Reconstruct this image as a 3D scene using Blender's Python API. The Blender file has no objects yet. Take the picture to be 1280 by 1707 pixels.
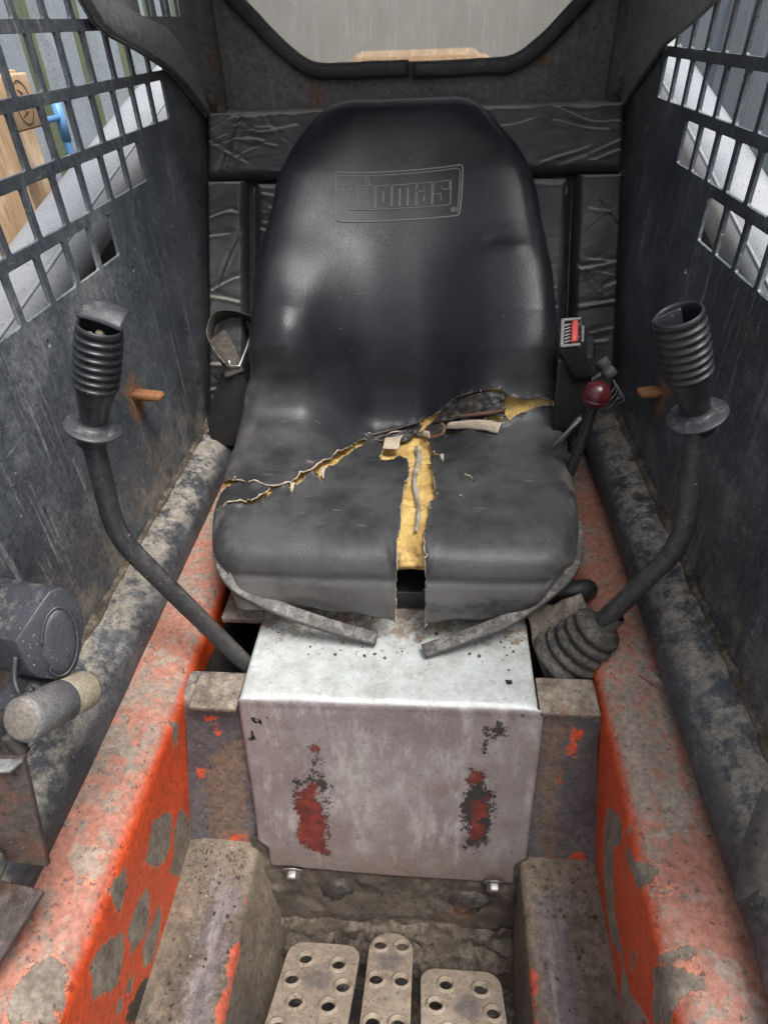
import bpy, bmesh, math, random
import numpy as np
from math import radians, sin, cos, pi
from mathutils import Vector, Matrix, noise as mnoise
random.seed(7); RNG = np.random.default_rng(7)
scene = bpy.context.scene
COL = scene.collection

# ------------------------------------------------------------------ camera
def rmat(a, b, c):
    Rx = lambda t: Matrix.Rotation(t, 3, 'X'); Rz = lambda t: Matrix.Rotation(t, 3, 'Z')
    return Rz(b) @ Rx(pi/2 - a) @ Rz(c)
cam_d = bpy.data.cameras.new('camera'); cam = bpy.data.objects.new('camera', cam_d); COL.objects.link(cam)
M = rmat(radians(37.686), radians(5.327), radians(-2.15)).to_4x4(); M.translation = (0.056, 0, 0)
cam.matrix_world = M
cam_d.sensor_fit = 'VERTICAL'; cam_d.sensor_height = 24; cam_d.lens = 24*1059/1707
cam_d.clip_start = .02; cam_d.clip_end = 400
scene.camera = cam

# ------------------------------------------------------------------ overcast sky and soft sun
SUN_EL, SUN_AZ = radians(68), radians(128)      # high, from front right
world = bpy.data.worlds.new('World'); scene.world = world; world.use_nodes = True
wn = world.node_tree; bg = wn.nodes['Background']
sky = wn.nodes.new('ShaderNodeTexSky'); sky.sky_type = 'NISHITA'; sky.sun_disc = False
sky.sun_elevation = SUN_EL; sky.sun_rotation = SUN_AZ; sky.air_density = 1.0; sky.dust_density = 5.0; sky.ozone_density = 0.6
hs = wn.nodes.new('ShaderNodeHueSaturation'); hs.inputs['Saturation'].default_value = .35
wn.links.new(sky.outputs[0], hs.inputs['Color']); wn.links.new(hs.outputs[0], bg.inputs[0])
bg.inputs[1].default_value = .12
sd = bpy.data.lights.new('sun', 'SUN'); sun = bpy.data.objects.new('sun', sd); COL.objects.link(sun)
sd.energy = 1.5; sd.angle = radians(22); sd.color = (1, .97, .93)
az = SUN_AZ
sdir = Vector((sin(az)*cos(SUN_EL), cos(az)*cos(SUN_EL), sin(SUN_EL)))
sun.rotation_euler = sdir.to_track_quat('Z', 'Y').to_euler()
scene.view_settings.view_transform = 'Standard'; scene.view_settings.look = 'None'
scene.view_settings.exposure = 1.05; scene.view_settings.gamma = 1.0

cy_ = scene.cycles
cy_.use_adaptive_sampling = True; cy_.adaptive_threshold = .02
cy_.max_bounces = 5; cy_.diffuse_bounces = 2; cy_.glossy_bounces = 3; cy_.transmission_bounces = 3; cy_.transparent_max_bounces = 6; cy_.caustics_reflective = False; cy_.caustics_refractive = False

# ------------------------------------------------------------------ object helpers
def link(o, parent=None):
    COL.objects.link(o)
    if parent is not None:
        o.parent = parent
        o.matrix_parent_inverse = parent.matrix_world.inverted()
    return o
def empty(name, loc=(0, 0, 0)):
    o = bpy.data.objects.new(name, None); o.location = loc; o.empty_display_size = .05; COL.objects.link(o)
    o.matrix_world = Matrix.Translation(loc)
    return o
def tag(o, label=None, cat=None, group=None, kind=None):
    for k, v in (('label', label), ('category', cat), ('group', group), ('kind', kind)):
        if v: o[k] = v
    return o
def mesh(name, verts, faces, mat=None, parent=None, smooth=False, attrs=None):
    me = bpy.data.meshes.new(name)
    me.from_pydata([tuple(map(float, v)) for v in verts], [], [tuple(map(int, f)) for f in faces])
    if smooth: me.polygons.foreach_set('use_smooth', [True]*len(me.polygons))
    for k, a in (attrs or {}).items():
        at = me.attributes.new(k, 'FLOAT', 'POINT'); at.data.foreach_set('value', np.asarray(a, dtype=np.float32).ravel())
    me.update()
    if mat: me.materials.append(mat)
    return link(bpy.data.objects.new(name, me), parent)
def bmobj(name, bm, mat, parent=None, smooth=False, bevel=None, seg=2):
    me = bpy.data.meshes.new(name); bm.normal_update(); bm.to_mesh(me); bm.free()
    if smooth: me.polygons.foreach_set('use_smooth', [True]*len(me.polygons))
    if mat: me.materials.append(mat)
    o = link(bpy.data.objects.new(name, me), parent)
    if bevel: add_bevel(o, bevel, seg)
    return o
def add_bevel(o, w, seg=2, ang=30):
    m = o.modifiers.new('bevel', 'BEVEL'); m.width = w; m.segments = seg; m.limit_method = 'ANGLE'; m.angle_limit = radians(ang)
    o.data.polygons.foreach_set('use_smooth', [True]*len(o.data.polygons)); m.harden_normals = False
    return o
def box(bm, lo, hi, mat=None):
    lo, hi = Vector(lo), Vector(hi)
    vs = [bm.verts.new((x, y, z)) for z in (lo.z, hi.z) for y in (lo.y, hi.y) for x in (lo.x, hi.x)]
    if mat is not None:
        for v in vs: v.co = mat @ v.co
    for f in ((0, 2, 3, 1), (4, 5, 7, 6), (0, 1, 5, 4), (2, 6, 7, 3), (0, 4, 6, 2), (1, 3, 7, 5)):
        bm.faces.new([vs[i] for i in f])
def boxobj(name, lo, hi, mat, parent=None, bevel=.002, M=None):
    bm = bmesh.new(); box(bm, lo, hi, M); return bmobj(name, bm, mat, parent, bevel=bevel)
def quad_grid(nu, nv, wrap_v=False):
    F = []
    for i in range(nu-1):
        for j in range(nv if wrap_v else nv-1):
            k = (j+1) % nv
            F.append((i*nv+j, i*nv+k, (i+1)*nv+k, (i+1)*nv+j))
    return F
def frames(path):
    P = [Vector(p) for p in path]; n = len(P); T = []
    for i in range(n):
        t = (P[min(i+1, n-1)]-P[max(i-1, 0)]); T.append(t.normalized())
    up = Vector((0, 0, 1)) if abs(T[0].z) < .9 else Vector((1, 0, 0))
    N = [(up-T[0]*up.dot(T[0])).normalized()]
    for i in range(1, n):
        v = N[-1]-T[i]*N[-1].dot(T[i]); N.append(v.normalized())
    return P, T, N, [T[i].cross(N[i]) for i in range(n)]
def sweep(path, section, closed_caps=True, scale=None, up=None):
    """section: list of (a,b) in the normal/binormal frame -> verts, faces"""
    P, T, N, B = frames(path)
    if up is not None:
        for i in range(len(P)):
            u = Vector(up); u = (u-T[i]*u.dot(T[i])).normalized(); N[i] = u; B[i] = T[i].cross(u)
    V = []; m = len(section)
    for i in range(len(P)):
        k = 1 if scale is None else scale[i]
        for a, b in section: V.append(P[i]+N[i]*a*k+B[i]*b*k)
    F = quad_grid(len(P), m, True)
    if closed_caps: F += [tuple(range(m-1, -1, -1)), tuple(range((len(P)-1)*m, len(P)*m))]
    return V, F
def circ(r, n=20): return [(r*cos(2*pi*i/n), r*sin(2*pi*i/n)) for i in range(n)]
def rrect(w, h, r, n=4):
    out = []
    for cx, cy, a0 in ((w/2-r, h/2-r, 0), (-w/2+r, h/2-r, 90), (-w/2+r, -h/2+r, 180), (w/2-r, -h/2+r, 270)):
        for k in range(n+1):
            a = radians(a0+90*k/n); out.append((cx+r*cos(a), cy+r*sin(a)))
    return out
def spl(pts, n=40):
    """smooth path through points"""
    Q, _ = catmull(pts, n); return [Vector(q) for q in Q]
def tubeobj(name, path, r, mat, parent=None, seg=20, scale=None):
    V, F = sweep(path, circ(r, seg), scale=scale); return mesh(name, V, F, mat, parent, smooth=True)
def lathe(prof, origin, axis, seg=40, xdir=None):
    """prof: list of (radius, height) ; returns verts, faces"""
    a = Vector(axis).normalized(); x = Vector(xdir) if xdir else Vector((1, 0, 0)) if abs(a.x) < .9 else Vector((0, 1, 0))
    x = (x-a*x.dot(a)).normalized(); y = a.cross(x); o = Vector(origin); V = []
    for r, h in prof:
        for k in range(seg):
            t = 2*pi*k/seg; V.append(o+a*h+(x*cos(t)+y*sin(t))*r)
    return V, quad_grid(len(prof), seg, True)
def latheobj(name, prof, origin, axis, mat, parent=None, seg=40, caps=True, flat=False):
    V, F = lathe(prof, origin, axis, seg)
    if caps: F += [tuple(range(seg-1, -1, -1)), tuple(range((len(prof)-1)*seg, len(prof)*seg))]
    return mesh(name, V, F, mat, parent, smooth=not flat)
def sheet(name, outline, holes, thick, tf, mat, parent=None, bev=.0006):
    """flat sheet metal with real holes; tf maps (a,b,c) to world"""
    cu = bpy.data.curves.new(name, 'CURVE'); cu.dimensions = '2D'; cu.fill_mode = 'BOTH'; cu.extrude = max(thick/2-bev, 1e-5); cu.bevel_depth = bev; cu.bevel_resolution = 1
    for pl in [outline]+list(holes):
        sp = cu.splines.new('POLY'); sp.points.add(len(pl)-1); sp.use_cyclic_u = True
        for p, q in zip(sp.points, pl): p.co = (q[0], q[1], 0, 1)
    o = bpy.data.objects.new('tmp', cu); COL.objects.link(o)
    dg = bpy.context.evaluated_depsgraph_get(); me = bpy.data.meshes.new_from_object(o.evaluated_get(dg))
    bpy.data.objects.remove(o); bpy.data.curves.remove(cu)
    me.name = name
    co = np.empty(len(me.vertices)*3); me.vertices.foreach_get('co', co)
    W = np.array([tf(*c) for c in co.reshape(-1, 3)]); me.vertices.foreach_set('co', W.ravel())
    bm = bmesh.new(); bm.from_mesh(me); bmesh.ops.remove_doubles(bm, verts=bm.verts, dist=1e-5)
    bmesh.ops.recalc_face_normals(bm, faces=bm.faces); bm.to_mesh(me); bm.free()
    me.materials.clear(); me.materials.append(mat); me.update()
    return link(bpy.data.objects.new(name, me), parent)
def sdf_poly(pts, poly):
    """signed distance, positive inside"""
    pts = np.asarray(pts, float); poly = np.asarray(poly, float); d = np.full(len(pts), 1e9); ins = np.zeros(len(pts), bool)
    for a, b in zip(poly, np.roll(poly, -1, 0)):
        ab = b-a; t = np.clip(((pts-a)@ab)/(ab@ab+1e-12), 0, 1); d = np.minimum(d, np.hypot(*(pts-a-t[:, None]*ab).T))
        c = ((a[1] > pts[:, 1]) != (b[1] > pts[:, 1])) & (pts[:, 0] < (b[0]-a[0])*(pts[:, 1]-a[1])/(b[1]-a[1]+1e-15)+a[0]); ins ^= c
    return np.where(ins, d, -d)
def sdf_many(pts, polys):
    d = np.full(len(pts), -1.0)
    for p in polys: d = np.maximum(d, sdf_poly(pts, p))
    return d
def fbm(p, sc, oct=3):
    return mnoise.fractal(Vector(p)*sc, 1.0, 2.0, oct)
def bolt(name, loc, axis, r, mat, parent, h=None, washer=True):
    h = h or r*1.1; a = Vector(axis).normalized()
    V, F = lathe([(r*.9, 0), (r, h*.12), (r, h*.8), (r*.86, h)], loc, a, 6)
    F += [tuple(range(5, -1, -1)), tuple(range(18, 24))]
    o = mesh(name, V, F, mat, parent)
    add_bevel(o, r*.06, 2)
    if washer: latheobj('washer', [(r*1.35, -.0022), (r*1.45, -.0016), (r*1.45, -.0002), (r*1.35, .0004)], loc, a, mat, o, 20)
    return o
# ------------------------------------------------------------------ materials
class NB:
    def __init__(s, name):
        s.m = bpy.data.materials.new(name); s.m.use_nodes = True; s.t = s.m.node_tree
        s.b = s.t.nodes['Principled BSDF']; s.co = s.t.nodes.new('ShaderNodeTexCoord').outputs['Object']
    def put(s, sock, v):
        if isinstance(v, bpy.types.NodeSocket): s.t.links.new(v, sock)
        elif isinstance(v, (tuple, list)) and len(v) == 3 and sock.type == 'RGBA': sock.default_value = (*v, 1)
        else: sock.default_value = v
    def vec(s, scale, rot=(0, 0, 0), loc=(0, 0, 0), src=None):
        n = s.t.nodes.new('ShaderNodeMapping'); s.put(n.inputs['Vector'], src or s.co)
        n.inputs['Scale'].default_value = scale if isinstance(scale, tuple) else (scale,)*3
        n.inputs['Rotation'].default_value = rot; n.inputs['Location'].default_value = loc; return n.outputs[0]
    def noise(s, scale, detail=4, rough=.55, vec=None, dist=0, col=False):
        n = s.t.nodes.new('ShaderNodeTexNoise'); s.put(n.inputs['Vector'], vec or s.co)
        n.inputs['Scale'].default_value = scale; n.inputs['Detail'].default_value = detail; n.inputs['Roughness'].default_value = rough; n.inputs['Distortion'].default_value = dist
        return n.outputs['Color' if col else 'Fac']
    def voro(s, scale, feature='F1', vec=None, out='Distance', rand=1):
        n = s.t.nodes.new('ShaderNodeTexVoronoi'); n.feature = feature; s.put(n.inputs['Vector'], vec or s.co)
        n.inputs['Scale'].default_value = scale; n.inputs['Randomness'].default_value = rand; return n.outputs[out]
    def math(s, op, a, b=0., c=0.):
        n = s.t.nodes.new('ShaderNodeMath'); n.operation = op
        s.put(n.inputs[0], a); s.put(n.inputs[1], b); s.put(n.inputs[2], c); return n.outputs[0]
    def step(s, v, lo, hi, a=0., b=1.):
        n = s.t.nodes.new('ShaderNodeMapRange'); n.interpolation_type = 'SMOOTHSTEP'; s.put(n.inputs['Value'], v)
        n.inputs['From Min'].default_value = lo; n.inputs['From Max'].default_value = hi; n.inputs['To Min'].default_value = a; n.inputs['To Max'].default_value = b; return n.outputs[0]
    def mix(s, f, a, b):
        n = s.t.nodes.new('ShaderNodeMix'); n.data_type = 'RGBA'; s.put(n.inputs[0], f); s.put(n.inputs[6], a); s.put(n.inputs[7], b); return n.outputs[2]
    def mixf(s, f, a, b):
        n = s.t.nodes.new('ShaderNodeMix'); n.data_type = 'FLOAT'; s.put(n.inputs[0], f); s.put(n.inputs[2], a); s.put(n.inputs[3], b); return n.outputs[0]
    def mul(s, a, b): return s.math('MULTIPLY', a, b)
    def add(s, a, b): return s.math('ADD', a, b)
    def inv(s, a): return s.math('SUBTRACT', 1., a)
    def attr(s, name):
        n = s.t.nodes.new('ShaderNodeAttribute'); n.attribute_name = name; return n.outputs['Fac']
    def nz(s, axis='Z'):
        g = s.t.nodes.new('ShaderNodeNewGeometry'); x = s.t.nodes.new('ShaderNodeSeparateXYZ'); s.t.links.new(g.outputs['Normal'], x.inputs[0]); return x.outputs[axis]
    def pos(s, axis):
        x = s.t.nodes.new('ShaderNodeSeparateXYZ'); s.put(x.inputs[0], s.co); return x.outputs[axis]
    def bump(s, h, strength=.3, dist=.001, prev=None):
        n = s.t.nodes.new('ShaderNodeBump'); s.put(n.inputs['Height'], h); n.inputs['Strength'].default_value = strength; n.inputs['Distance'].default_value = dist
        if prev is not None: s.put(n.inputs['Normal'], prev)
        return n.outputs[0]
    def grain(s, c, sc, amt):
        f = s.step(s.noise(sc, 4, .78), .30, .70, 1-amt*.62, 1+amt*.62)
        n = s.t.nodes.new('ShaderNodeVectorMath'); n.operation = 'SCALE'; s.put(n.inputs[0], c); s.put(n.inputs['Scale'], f); return n.outputs[0]
    def pits(s, c, sc, amt):
        f = s.mul(s.step(s.noise(sc, 2, .65), .375, .325), amt); n = s.t.nodes.new('ShaderNodeVectorMath'); n.operation = 'SCALE'; s.put(n.inputs[0], c); s.put(n.inputs['Scale'], .22); return s.mix(f, c, n.outputs[0])
    def done(s, col, rough=.5, metal=0., normal=None, spec=.5, **kw):
        s.put(s.b.inputs['Base Color'], col); s.put(s.b.inputs['Roughness'], rough); s.put(s.b.inputs['Metallic'], metal); s.put(s.b.inputs['Specular IOR Level'], spec)
        if normal is not None: s.put(s.b.inputs['Normal'], normal)
        for k, v in kw.items(): s.put(s.b.inputs[k.replace('_', ' ')], v)
        return s.m

DUST = (.36, .31, .25); RUST = (.13, .055, .025); RUSTL = (.42, .17, .06)
def worn(name, base, alt, rough=.5, metal=0., dust=.3, up=.5, streak=0., speck=.5, rust=.2, bump=.4, dustcol=DUST, rustcol=RUST, streakcol=(.30, .31, .32), sc=1., extra=None, lump=0., grain=.5, pit=.6):
    n = NB(name)
    c = n.mix(n.step(n.noise(5*sc, 5, .6), .35, .68), base, alt)
    r = n.step(n.noise(14*sc, 4), .3, .7, rough-.08, rough+.1)
    hgt = n.noise(230*sc, 4, .7)
    if streak:
        st = n.step(n.noise(1, 5, .75, vec=n.vec((75*sc, 75*sc, 4.5*sc), rot=(.18, .1, 0))), .53, .70)
        st = n.mul(st, n.step(n.noise(3.2*sc, 3), .38, .62)); c = n.mix(n.mul(st, streak), c, streakcol)
        if streak > .4:
            sx = n.step(n.noise(1, 2, .5, vec=n.vec((30*sc, 18*sc, 160*sc), rot=(.7, .4, .2))), .72, .78); c = n.mix(n.mul(sx, streak*.9), c, streakcol)
            bl = n.mul(n.step(n.noise(5*sc, 6, .75), .55, .68), .35); c = n.mix(bl, c, streakcol)
    if rust:
        rm = n.step(n.noise(9*sc, 6, .68), .6-.1*rust, .72-.1*rust); rm = n.mul(rm, min(1, rust*1.6))
        c = n.mix(rm, c, n.mix(n.noise(60*sc, 4), rustcol, tuple(min(1, x*2.2) for x in rustcol))); r = n.mixf(rm, r, .85)
    if dust:
        dm = n.step(n.noise(6.5*sc, 7, .76), .64-.22*dust, .80-.22*dust); dm = n.mul(dm, min(1, dust*1.5))
        c = n.mix(dm, c, dustcol); r = n.mixf(dm, r, .9)
    if up:
        um = n.mul(n.step(n.nz(), .25, .95), n.step(n.noise(24*sc, 6, .78), .60-.3*up, .76-.3*up)); um = n.mul(um, min(1, up*1.3))
        c = n.mix(um, c, n.mix(n.noise(80*sc, 4), dustcol, tuple(x*.72 for x in dustcol))); r = n.mixf(um, r, .93)
    if speck:
        sp = n.mul(n.step(n.noise(230*sc, 2, .5), .68, .745), n.step(n.noise(11*sc, 3), .4, .65)); c = n.mix(n.mul(sp, speck), c, (.5, .48, .45))
    if extra: c, r, hgt = extra(n, c, r, hgt)
    c = n.grain(c, 95*sc, grain)
    if pit: c = n.pits(c, 140*sc, pit)
    nrm = n.bump(hgt, bump, .0009)
    if lump: nrm = n.bump(n.noise(34*sc, 5, .6), lump, .004, nrm)
    return n.done(c, r, metal, nrm)

# charcoal painted cab sheet
def _wall(n, c, r, h):
    low = n.mul(n.step(n.pos('Z'), -.5, -.68), n.step(n.noise(16, 8, .7), .42, .62)); c = n.mix(n.mul(low, .75), c, (.23, .19, .15))
    edge = n.mul(n.step(n.pos('Y'), 1.2, 1.5), n.step(n.noise(30, 8, .7), .44, .66)); c = n.mix(n.mul(edge, .5), c, (.16, .14, .12))
    for hp in ((-.43, .909, -.478), (.43, .97, -.50)):
        dd = n.t.nodes.new('ShaderNodeVectorMath'); dd.operation = 'DISTANCE'; n.put(dd.inputs[0], n.vec((1, 1, .7), src=n.co)); dd.inputs[1].default_value = (hp[0], hp[1], hp[2]*.7)
        om = n.step(n.add(dd.outputs['Value'], n.mul(n.math('SUBTRACT', n.noise(50, 6, .7), .5), .05)), .036, .014); c = n.mix(n.mul(om, .85), c, n.mix(n.noise(60, 4), (.30, .13, .05), (.14, .08, .05)))
    return c, r, h
M_WALL = worn('charcoal_panel_paint', (.046, .053, .062), (.092, .103, .116), .34, dust=.2, up=.25, streak=.62, speck=1., rust=0.05, bump=.25, extra=_wall, streakcol=(.30, .31, .315), dustcol=(.22, .22, .215))
M_PLATE_DARK = worn('dull_dark_frame_paint', (.08, .08, .077), (.145, .138, .125), .5, dust=.28, up=.7, streak=.25, speck=.4, rust=.5, bump=.45, rustcol=(.10, .055, .033))
M_GUSSET = worn('grey_gusset_paint', (.15, .155, .16), (.21, .21, .21), .5, dust=.2, up=.3, streak=.25, speck=.5, rust=.12, bump=.35)
M_TUBE = worn('dusty_black_tube_paint', (.035, .039, .046), (.095, .10, .112), .5, dust=.30, up=.62, streak=.2, speck=1., rust=.16, bump=.9, dustcol=(.36, .325, .27), rustcol=(.13, .085, .06), lump=.25)
M_BROWN = worn('brown_rusted_steel', (.115, .085, .066), (.19, .15, .12), .8, dust=.55, up=.6, speck=.5, rust=.55, bump=.9, rustcol=(.10, .05, .03), dustcol=(.34, .29, .235))
M_MUD = worn('caked_mud', (.034, .026, .019), (.085, .066, .049), .95, dust=.3, up=.5, rust=.3, speck=.3, bump=1., rustcol=(.09, .055, .035), lump=1., dustcol=(.22, .185, .145))
M_DARKMECH = worn('greasy_dark_steel', (.02, .018, .016), (.05, .043, .037), .7, dust=.3, up=.4, rust=.3, bump=.6)
M_RUBBER = worn('black_rubber', (.022, .022, .024), (.035, .035, .037), .5, dust=.18, up=.25, speck=.5, rust=0, bump=.25)
M_RUBBER_DUSTY = worn('dusty_grey_rubber', (.06, .058, .056), (.11, .105, .10), .75, dust=.35, up=.5, speck=.9, rust=0, bump=.6, sc=1.6, dustcol=(.33, .31, .28))
M_GRIP = worn('black_grip_plastic', (.018, .019, .022), (.026, .027, .031), .33, dust=.12, up=.12, speck=.6, rust=0, bump=.15, sc=2)
M_PLAST = worn('black_dusty_plastic', (.032, .034, .041), (.045, .048, .057), .46, dust=.06, up=.28, grain=.2, speck=1., rust=0, bump=.3, sc=2)
M_BELTPL = worn('black_belt_plastic', (.014, .014, .015), (.022, .022, .023), .38, dust=.12, up=.25, speck=.5, rust=0, bump=.2, sc=2)
M_RISER = None
M_STEEL = worn('galvanised_bolt', (.36, .36, .37), (.25, .24, .235), .4, metal=.75, dust=.3, up=.3, rust=.25, speck=.2, bump=.3, sc=3)
M_BOLT_OLD = worn('rusty_bolt', (.07, .06, .055), (.12, .09, .07), .7, dust=.3, up=.5, rust=.5, bump=.7, sc=3)
M_SILVER = worn('silver_arm_paint', (.27, .285, .305), (.33, .34, .35), .36, dust=.12, up=.12, streak=.2, speck=.3, rust=.03, bump=.12, dustcol=(.42, .40, .36), grain=.12)

def vinyl():
    n = NB('black_seat_vinyl')
    c = n.mix(n.step(n.noise(7, 5), .35, .7), (.011, .0125, .0155), (.019, .021, .026))
    pan = n.attr('pan')
    wear = n.mul(pan, n.step(n.noise(11, 8, .65), .33, .66)); c = n.mix(n.mul(pan, .55), c, (.036, .036, .039)); c = n.mix(n.mul(wear, .7), c, (.088, .087, .087))  # pan wear, with the lit grey of the hip sides painted in
    lip = n.attr('lip'); lm = n.mul(lip, n.step(n.noise(26, 8, .7, vec=n.vec((.5, 1, 1))), .25, .55)); c = n.mix(n.mul(lm, .7), c, (.13, .125, .12))
    ed = n.attr('edge'); em = n.mul(ed, n.step(n.noise(18, 8, .7), .42, .7)); c = n.mix(n.mul(em, .65), c, (.25, .235, .22))
    sx = n.mul(n.step(n.noise(1, 2, .5, vec=n.vec((22, 150, 60), rot=(.3, .2, .5))), .66, .74), n.mul(pan, n.step(n.noise(12, 3), .46, .58))); c = n.mix(n.mul(sx, .4), c, (.26, .25, .245))
    sp = n.mul(n.step(n.noise(300, 2), .71, .77), n.step(n.noise(13, 3), .42, .66)); c = n.mix(n.mul(sp, .6), c, (.35, .33, .31))
    r = n.mixf(n.mul(pan, .6), n.step(n.noise(9, 4), .3, .7, .27, .36), .42); r = n.mixf(em, r, .75)
    g = n.voro(470, 'F1'); g2 = n.noise(600, 2)
    h = n.add(n.mul(g, .9), n.mul(g2, .5))
    nr = n.bump(h, .42, .0007)
    nr = n.bump(n.noise(22, 3), .10, .004, nr)
    return n.done(c, r, 0, nr, .32)
M_VINYL = vinyl()
def foam():
    n = NB('yellow_seat_foam')
    c = n.mix(n.step(n.noise(26, 6, .65), .35, .68), (.68, .49, .19), (.47, .30, .095))
    c = n.mix(n.step(n.noise(70, 6, .75), .56, .72), c, (.14, .075, .03))
    c = n.mix(n.mul(n.attr('burn'), n.step(n.noise(40, 6, .7), .38, .62)), c, (.10, .055, .028))
    h = n.add(n.noise(260, 4, .7), n.mul(n.noise(60, 4), 1.5))
    return n.done(c, .95, 0, n.bump(h, .8, .0025), .2)
M_FOAM = foam()
M_BACKING = worn('tan_vinyl_backing', (.47, .40, .31), (.36, .30, .23), .85, dust=.2, up=0, rust=0, speck=.3, bump=.4, sc=3)
M_LINING = worn('dark_crumpled_lining', (.02, .019, .019), (.045, .04, .038), .5, dust=.2, up=.15, rust=0, speck=.5, bump=.5, sc=3)
M_BROWNEDGE = worn('brown_leathery_edge', (.10, .05, .03), (.17, .09, .06), .6, dust=.1, up=0, rust=0, speck=.2, bump=.4, sc=3)
M_RESIDUE = worn('pale_dried_glue', (.42, .39, .34), (.16, .135, .11), .7, dust=.2, up=0, rust=.2, speck=.3, bump=1., sc=4)
M_LOGO = worn('lit_emboss_grey', (.15, .153, .16), (.19, .193, .20), .45, dust=0, up=0, rust=0, speck=.1, bump=.05, sc=2, grain=.1)  # raised lines painted lighter than the vinyl, as if catching light

def wrinkle_vinyl():
    n = NB('wrinkled_black_padding')
    c = n.mix(n.step(n.noise(8, 6), .3, .7), (.045, .047, .050), (.078, .079, .080))
    top = n.step(n.nz(), .70, .90); c = n.mix(n.mul(top, n.step(n.noise(20, 6, .7), .15, .5)), c, (.33, .32, .285))
    dm = n.step(n.noise(13, 9, .7), .6, .8); c = n.mix(n.mul(dm, .4), c, (.14, .13, .11))
    w1 = n.noise(1, 3, .5, vec=n.vec((4, 17, 17), rot=(0, .25, .1)), dist=.5)
    w2 = n.noise(1, 3, .5, vec=n.vec((9, 20, 20), rot=(0, -.5, 0), loc=(3, 1, 2)), dist=.9)
    rid = lambda v: n.math('POWER', n.inv(n.mul(n.math('ABSOLUTE', n.math('SUBTRACT', v, .5)), 15.)), 3.)
    k1 = n.math('MAXIMUM', rid(w1), 0.); k2 = n.math('MAXIMUM', rid(w2), 0.)
    m = n.step(n.noise(6, 2), .40, .62)
    h = n.add(n.mul(k1, n.add(m, .25)), n.mul(n.mul(k2, n.inv(m)), .9))
    nr = n.bump(h, .25, .0025); nr = n.bump(n.noise(420, 3), .15, .0008, nr); nr = n.bump(n.noise(12, 2), .18, .010, nr)
    return n.done(c, .5, 0, nr, .4)
M_PAD = wrinkle_vinyl()

def red_paint():
    n = NB('chipped_red_paint')
    c = n.mix(n.step(n.noise(7, 5), .3, .7), (.64, .080, .016), (.53, .058, .012))
    upz = n.nz()
    # dried water rings in the dust of the upper face
    blot = n.step(n.add(n.mul(n.noise(42, 6, .74, dist=.5), 1.), n.mul(n.noise(6, 3), .6)), .72, .86)
    base_d = n.step(upz, .22, .80)
    dm = n.mul(base_d, n.mixf(blot, .99, .66))
    dcol = n.mix(n.noise(38, 6, .7), (.33, .275, .225), (.17, .135, .108))
    halo = n.mul(n.step(upz, .10, .55), .5)
    streak = n.mul(n.step(n.noise(1, 5, .7, vec=n.vec((40, 34, 5))), .5, .75), .10)
    dm = n.math('MAXIMUM', dm, n.math('MAXIMUM', n.mul(halo, n.step(n.noise(18, 6, .7), .3, .7)), streak))
    c = n.mix(dm, c, dcol); r = n.mixf(dm, .38, .93)
    grey = n.mul(n.step(n.noise(11, 6, .75), .56, .62), base_d); c = n.mix(n.mul(grey, .85), c, (.30, .255, .205))
    jig = n.add(n.mul(n.math('SUBTRACT', n.noise(45, 6, .72), .5), .022), n.mul(n.math('SUBTRACT', n.noise(190, 3, .7), .5), .008))
    sd = n.add(n.attr('chip'), jig); ch = n.step(sd, -.0004, .0006)
    cc = n.mix(n.step(n.noise(1, 6, .7, vec=n.vec((40, 40, 12))), .35, .68), (.155, .125, .10), (.265, .225, .18))
    rim = n.mul(n.step(sd, -.0035, -.0006), n.inv(ch)); c = n.mix(n.mul(rim, .55), c, (.62, .22, .13))
    c = n.mix(ch, c, cc); r = n.mixf(ch, r, .9)
    dk = n.step(n.add(n.attr('black'), n.mul(jig, 1.6)), -.001, .001); c = n.mix(dk, c, (.03, .028, .026))
    sc = n.mul(n.step(n.noise(240, 2), .71, .77), .7); c = n.mix(sc, c, (.45, .33, .28)); c = n.pits(n.grain(c, 110, .45), 120, .6)
    h = n.add(n.mul(n.inv(ch), 2.2), n.add(n.mul(n.noise(260, 4), n.add(dm, .2)), n.mul(ch, n.noise(120, 5))))
    return n.done(c, r, 0, n.bump(n.noise(30, 4), .12, .004, n.bump(h, .75, .0011)), .45)
M_RED = red_paint()

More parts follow.
